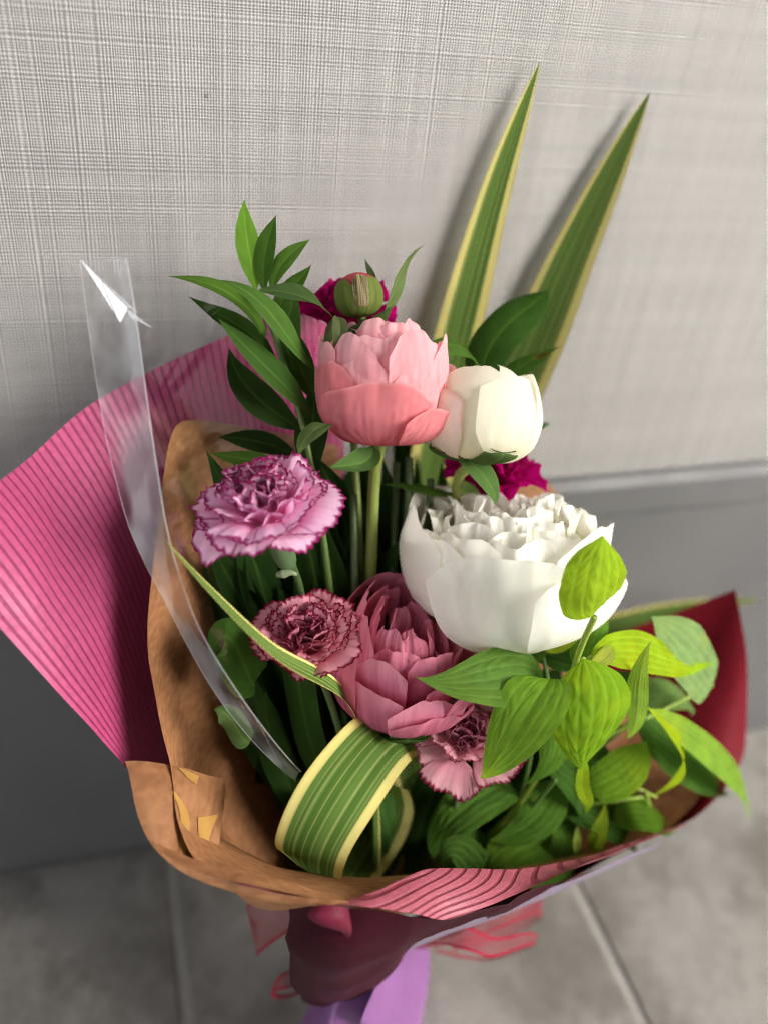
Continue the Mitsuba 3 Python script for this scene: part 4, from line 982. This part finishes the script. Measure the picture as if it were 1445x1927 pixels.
strap('tall yellow-edged green strap leaf, the nearer-upright one of the two against the wall', [TIE, V(0.1606,-0.0600,0.2763), V(0.1801,-0.0220,0.3685), V(0.1886,-0.0110,0.4489), V(0.1965,-0.0090,0.5130), V(0.2101,-0.0070,0.5798)], .0285, V(-0.0542,-0.8581,0.5105), 1.0, 1, .18, .62)
strap('tall yellow-edged green strap leaf leaning right against the wall', [TIE, V(0.1751,-0.0600,0.2739), V(0.2084,-0.0250,0.3486), V(0.2328,-0.0140,0.4188), V(0.2515,-0.0100,0.4909), V(0.2754,-0.0060,0.5692)], .036, V(-0.2030,-0.8833,0.4226), .66, 2, .16, .70)
strap('yellow-edged strap leaf pointing right behind the red paper', [TIE, V(0.1819,-0.1200,0.2056), V(0.2528,-0.0850,0.2414), V(0.3157,-0.0700,0.2451), V(0.3856,-0.0580,0.2397), V(0.4604,-0.0480,0.2279)], .0235, V(0.0306,0.1155,0.9928), .9, 3, .15, .7)
strap('narrow strap leaf seen edge-on, slanting across the brown paper at left', [TIE, V(0.1039,-0.1850,0.2827), V(0.0908,-0.1780,0.3324), V(0.0520,-0.1920,0.3902), V(0.0299,-0.1720,0.4083), V(0.0137,-0.1520,0.4233)], .0125, V(0.6745,-0.0652,0.7354), 1.5, 4, .35, .80)

lp = thing('leaf_loop', 'wide yellow-edged striped leaf rolled into a loop at the front of the bouquet', 'leaf')
st_ = [
    (V(0.1433,-0.1550,0.1852), V(0.1644,-0.1500,0.1679)), (V(0.1276,-0.1620,0.2452), V(0.1555,-0.1610,0.2309)), (V(0.1146,-0.1660,0.2912), V(0.1478,-0.1670,0.2598)), (V(0.0986,-0.1770,0.3280), V(0.1328,-0.1770,0.2879)), (V(0.0754,-0.1970,0.3368), V(0.1114,-0.2000,0.3117)), (V(0.0577,-0.2110,0.3272), V(0.0934,-0.2180,0.3117)),
    (V(0.0497,-0.2155,0.3050), V(0.0813,-0.2265,0.2998)), (V(0.0538,-0.2080,0.2801), V(0.0794,-0.2245,0.2743)), (V(0.0670,-0.1920,0.2393), V(0.0889,-0.2110,0.2359)), (V(0.0813,-0.1740,0.2133), V(0.1114,-0.1900,0.1991)), (V(0.0880,-0.1670,0.2262), V(0.1274,-0.1810,0.2150)),
    (V(0.0895,-0.1660,0.2525), V(0.1328,-0.1780,0.2430)), (V(0.0871,-0.1710,0.2817), V(0.1258,-0.1810,0.2675))]
a, b = [q[0] for q in st_], [q[1] for q in st_]
mid = [(p + q) / 2 for p, q in st_]
n_ = 170
dd = np.r_[0, np.cumsum(np.linalg.norm(np.diff(np.array(mid), axis=0), axis=1))]
A, B = (CubicSpline(dd / dd[-1], np.array(q))(np.linspace(0, 1, n_)) for q in (a, b))
s = np.linspace(-1, 1, 61)
g = A[:, None] * (.5 - s[None, :, None] / 2) + B[:, None] * (.5 + s[None, :, None] / 2)
g = g + normals(g) * (.0009 * (1 - s ** 2))[None, :, None]
t, s2 = np.linspace(0, 1, n_)[:, None] * np.ones(61), s[None] * np.ones((n_, 1))
put(lp, 'blade', g, 'leaf_satin', variegate(s2, t, 5, .74, 1.2))

# ---- vine with parallel-veined leaves
BR, MID, DK, PALE_ = (.30, .47, .022), (.15, .30, .03), (.055, .135, .022), (.26, .40, .14)
vine = thing('vine', 'bright lime green vine with parallel-veined heart leaves at the right front', 'vine')
for i, (pts, w, up, base, pr, kw) in enumerate([
    ([V(0.1807,-0.2080,0.4050), V(0.1769,-0.2100,0.4219), V(0.1781,-0.2060,0.4323), V(0.1812,-0.1980,0.4399)], .0270, V(-0.1849,-0.7538,0.6305), BR, 'round', dict(fold=-.10, curl=.3, quilt=1.1)),
    ([V(0.2998,-0.1760,0.3017), V(0.2794,-0.1760,0.3265), V(0.2614,-0.1720,0.3453), V(0.2507,-0.1660,0.3545)], .0330, V(-0.1103,-0.5936,0.7972), PALE_, 'round', dict(quilt=1.2)),
    ([V(0.2004,-0.1920,0.3614), V(0.2183,-0.1900,0.3598), V(0.2514,-0.1840,0.3420), V(0.2968,-0.1740,0.3202)], .0215, V(-0.2163,-0.4174,0.8826), (.33, .50, .02), 'ovate', dict(quilt=1.2)),
    ([V(0.1901,-0.2000,0.3701), V(0.1896,-0.2130,0.3634), V(0.1906,-0.2190,0.3454), V(0.1980,-0.2160,0.3093)], .0375, V(-0.2026,-0.5721,0.7948), (.22, .40, .02), 'ovate', dict(fold=-.05, curl=.25, quilt=1.1)),
    ([V(0.2272,-0.2050,0.3121), V(0.2258,-0.2050,0.3358), V(0.2229,-0.2020,0.3552), V(0.2271,-0.1960,0.3711)], .0120, V(-0.8315,-0.3297,0.4471), (.26, .42, .05), 'lance', dict(fold=.3)),
    ([V(0.1758,-0.2000,0.3600), V(0.1592,-0.2150,0.3621), V(0.1469,-0.2230,0.3503), V(0.1387,-0.2220,0.3274)], .0290, V(-0.5178,-0.3017,0.8006), (.17, .33, .03), 'ovate', dict(fold=.22, curl=.1, quilt=.8)),
    ([V(0.2428,-0.1960,0.3199), V(0.2695,-0.2000,0.2976), V(0.3212,-0.1940,0.2445), V(0.3876,-0.1800,0.1516)], .0190, V(-0.0068,-0.5035,0.8640), (.24, .42, .05), 'ovate', dict(fold=.3, quilt=.8)),
    ([V(0.2351,-0.2000,0.3289), V(0.2520,-0.2060,0.3112), V(0.2695,-0.2060,0.2811), V(0.2655,-0.1980,0.2419)], .0105, V(0.5922,-0.4840,0.6443), (.34, .46, .015), 'lance', dict(fold=.3, quilt=.5)),
    ([V(0.1990,-0.2140,0.3136), V(0.1967,-0.2180,0.3082), V(0.2021,-0.2180,0.2922), V(0.2103,-0.2150,0.2693)], .0070, V(-0.4566,-0.6292,0.6290), (.33, .48, .02), 'round', dict(fold=.2, quilt=.4)),
    ([V(0.2229,-0.1980,0.2648), V(0.2314,-0.2000,0.2705), V(0.2431,-0.1980,0.2781), V(0.2533,-0.1920,0.2877)], .0230, V(-0.1564,-0.5835,0.7969), (.16, .30, .022), 'round', dict(quilt=1.)),
    ([V(0.2130,-0.1880,0.3624), V(0.2051,-0.1960,0.3649), V(0.1973,-0.2000,0.3653), V(0.1913,-0.2000,0.3623)], .0075, V(0.1026,-0.4032,0.9093), (.34, .40, .06), 'lance', dict(fold=.4, quilt=.3)),
    ([V(0.2407,-0.2030,0.2021), V(0.2353,-0.2040,0.2222), V(0.2354,-0.2030,0.2357), V(0.2350,-0.2000,0.2500)], .0095, V(-0.5480,-0.6467,0.5305), (.27, .42, .03), 'lance', dict(fold=.4, quilt=.4)),
    ([V(0.2268,-0.2040,0.2085), V(0.2229,-0.2040,0.2213), V(0.2207,-0.2040,0.2296), V(0.2197,-0.2030,0.2393)], .0055, V(0.0004,-0.8086,0.5884), (.25, .34, .06), 'lance', dict(fold=.4, quilt=.4)),
    ([V(0.1866,-0.1720,0.3526), V(0.1926,-0.1740,0.3535), V(0.1988,-0.1740,0.3594), V(0.2036,-0.1720,0.3679)], .0105, V(-0.4937,-0.3543,0.7942), (.36, .45, .03), 'round', dict(fold=.4, curl=.2, quilt=.3)),
    ([V(0.2071,-0.1800,0.3447), V(0.2063,-0.1780,0.3538), V(0.2091,-0.1760,0.3602), V(0.2185,-0.1700,0.3671)], .0160, V(-0.0413,-0.5819,0.8122), (.13, .27, .03), 'round', dict(quilt=.8)),
]):
    vein_leaf(vine, 'leaf', pts, w, up, base, pr, seed=200 + i, **kw)
for pts, r0 in [([V(0.1819,-0.2080,0.4042), V(0.1829,-0.2050,0.3895), V(0.1864,-0.2000,0.3708), V(0.1959,-0.1900,0.3257), V(0.1940,-0.1880,0.2607), TIE], .0014), ([V(0.1901,-0.2000,0.3701), V(0.1914,-0.1950,0.3613), V(0.1952,-0.1900,0.3512)], .001), ([V(0.2004,-0.1920,0.3614), V(0.1965,-0.1900,0.3516)], .001),
                ([V(0.2636,-0.1980,0.2444), V(0.2489,-0.1970,0.2445), V(0.2385,-0.1900,0.2350), V(0.2157,-0.1880,0.2497)], .0009), ([V(0.2689,-0.2000,0.2455), V(0.2643,-0.1990,0.2480), V(0.2566,-0.1970,0.2523), V(0.2516,-0.1970,0.2466)], .0008), ([V(0.2608,-0.1990,0.2514), V(0.2650,-0.2000,0.2418), V(0.2671,-0.2000,0.2373)], .0008),
                ([V(0.2381,-0.1980,0.3252), V(0.2288,-0.1920,0.3002), V(0.2033,-0.1900,0.2958)], .001), ([V(0.3092,-0.1680,0.2932), V(0.2777,-0.1750,0.2903), V(0.2278,-0.1850,0.2835)], .001)]:
    tube(vine, 'stem', pts, r0, 'stem_green', np.array([.26, .36, .05]))

v2 = thing('vine', 'deeper green veined leaves low at the right front, below the lime leaves', 'vine')
for i, (pts, w, up, base, pr, kw) in enumerate([
    ([V(0.1809,-0.1900,0.3433), V(0.1544,-0.1970,0.3623), V(0.1333,-0.1980,0.3643), V(0.1136,-0.1920,0.3654)], .0320, V(-0.2390,-0.3051,0.9218), (.12, .25, .045), 'ovate', dict(quilt=1.1, curl=.15)),
    ([V(0.1775,-0.1920,0.3396), V(0.1871,-0.1970,0.3242), V(0.1912,-0.2000,0.3070), V(0.1794,-0.2000,0.2818)], .0240, V(0.0990,-0.6374,0.7642), (.10, .22, .025), 'ovate', dict()),
    ([V(0.2524,-0.1800,0.2932), V(0.2756,-0.1840,0.2701), V(0.3085,-0.1840,0.2375), V(0.3582,-0.1760,0.1850)], .0290, V(-0.1305,-0.4408,0.8881), (.085, .19, .035), 'ovate', dict(quilt=1.3)),
    ([V(0.2471,-0.2000,0.2276), V(0.2526,-0.2040,0.2415), V(0.2719,-0.2020,0.2276), V(0.3012,-0.1960,0.2033)], .0215, V(-0.1759,-0.2561,0.9505), (.075, .155, .012), 'ovate', dict(quilt=1.2)),
    ([V(0.1935,-0.1740,0.2398), V(0.1676,-0.1840,0.2538), V(0.1491,-0.1910,0.2484), V(0.1458,-0.1910,0.2118)], .0270, V(-0.4591,-0.1977,0.8661), (.085, .19, .03), 'ovate', dict(fold=.2)),
    ([V(0.2138,-0.1810,0.2513), V(0.2037,-0.1920,0.2446), V(0.1913,-0.1960,0.2349), V(0.1724,-0.1940,0.2273)], .0230, V(0.0823,-0.4630,0.8825), (.085, .19, .025), 'ovate', dict(fold=.25)),
    ([V(0.2293,-0.1840,0.1888), V(0.2000,-0.1960,0.2170), V(0.1796,-0.2040,0.2212), V(0.1690,-0.2060,0.1971)], .0300, V(-0.2970,-0.3274,0.8970), (.08, .18, .022), 'round', dict(fold=.1)),
    ([V(0.2166,-0.1840,0.2269), V(0.2216,-0.1940,0.2170), V(0.2185,-0.2000,0.2010), V(0.2064,-0.2020,0.1758)], .0230, V(0.1921,-0.4960,0.8468), (.075, .165, .022), 'round', dict(fold=.2)),
    ([V(0.1797,-0.1840,0.2135), V(0.1628,-0.1900,0.2231), V(0.1517,-0.1900,0.2244), V(0.1403,-0.1840,0.2152)], .0180, V(-0.2700,-0.2268,0.9358), (.05, .11, .018), 'ovate', dict()),
    ([V(0.2006,-0.1800,0.2756), V(0.2142,-0.1880,0.2686), V(0.2281,-0.1900,0.2488), V(0.2436,-0.1900,0.2037)], .0260, V(-0.1139,-0.4049,0.9072), (.05, .12, .02), 'ovate', dict(quilt=1.2)),
    ([V(0.2558,-0.1700,0.2486), V(0.2419,-0.1650,0.2828), V(0.2506,-0.1600,0.2970), V(0.2727,-0.1560,0.2881)], .0260, V(-0.1139,-0.4049,0.9072), (.06, .14, .025), 'ovate', dict()),
    ([V(0.2586,-0.1650,0.2834), V(0.2741,-0.1650,0.2888), V(0.2963,-0.1620,0.2806), V(0.3160,-0.1580,0.2530)], .0240, V(-0.1399,-0.1227,0.9825), (.16, .28, .08), 'ovate', dict()),
    ([V(0.2169,-0.1800,0.2337), V(0.2323,-0.1900,0.2330), V(0.2600,-0.1950,0.2110), V(0.2815,-0.1950,0.1763)], .0260, V(-0.0801,-0.2828,0.9558), (.04, .095, .016), 'ovate', dict()),
    ([V(0.1840,-0.1650,0.3395), V(0.1954,-0.1650,0.3411), V(0.2089,-0.1650,0.3348), V(0.2285,-0.1650,0.3193)], .0220, V(-0.2255,-0.4562,0.8609), (.045, .11, .02), 'ovate', dict()),
    ([V(0.1741,-0.1700,0.3354), V(0.1785,-0.1720,0.3440), V(0.1861,-0.1700,0.3460), V(0.1951,-0.1650,0.3486)], .0110, V(-0.6183,-0.4516,0.6433), (.09, .18, .03), 'lance', dict()),
    ([V(0.1670,-0.2100,0.2252), V(0.1464,-0.2140,0.2487), V(0.1395,-0.2140,0.2558), V(0.1345,-0.2160,0.2468)], .0240, V(-0.2970,-0.3274,0.8970), (.045, .10, .016), 'round', dict()),
]):
    vein_leaf(v2, 'leaf', pts, w, up, base, pr, seed=300 + i, **kw)
for pts in ([V(0.1809,-0.1900,0.3433), V(0.1841,-0.1880,0.3184), V(0.1918,-0.1850,0.2480), TIE], [V(0.2001,-0.1970,0.2763), V(0.1968,-0.1900,0.2439), V(0.1717,-0.1800,0.1523)], [V(0.2524,-0.1800,0.2932), V(0.2275,-0.1820,0.2665), V(0.1994,-0.1840,0.2444)], [V(0.2471,-0.2000,0.2276), V(0.2259,-0.1920,0.2279), V(0.2024,-0.1860,0.2267)], [V(0.1878,-0.1700,0.3511), V(0.1896,-0.1720,0.3418), V(0.1897,-0.1800,0.3352), V(0.1853,-0.1880,0.3259)]):
    tube(v2, 'stem', pts, .0011, 'stem_green', np.array([.10, .18, .04]))
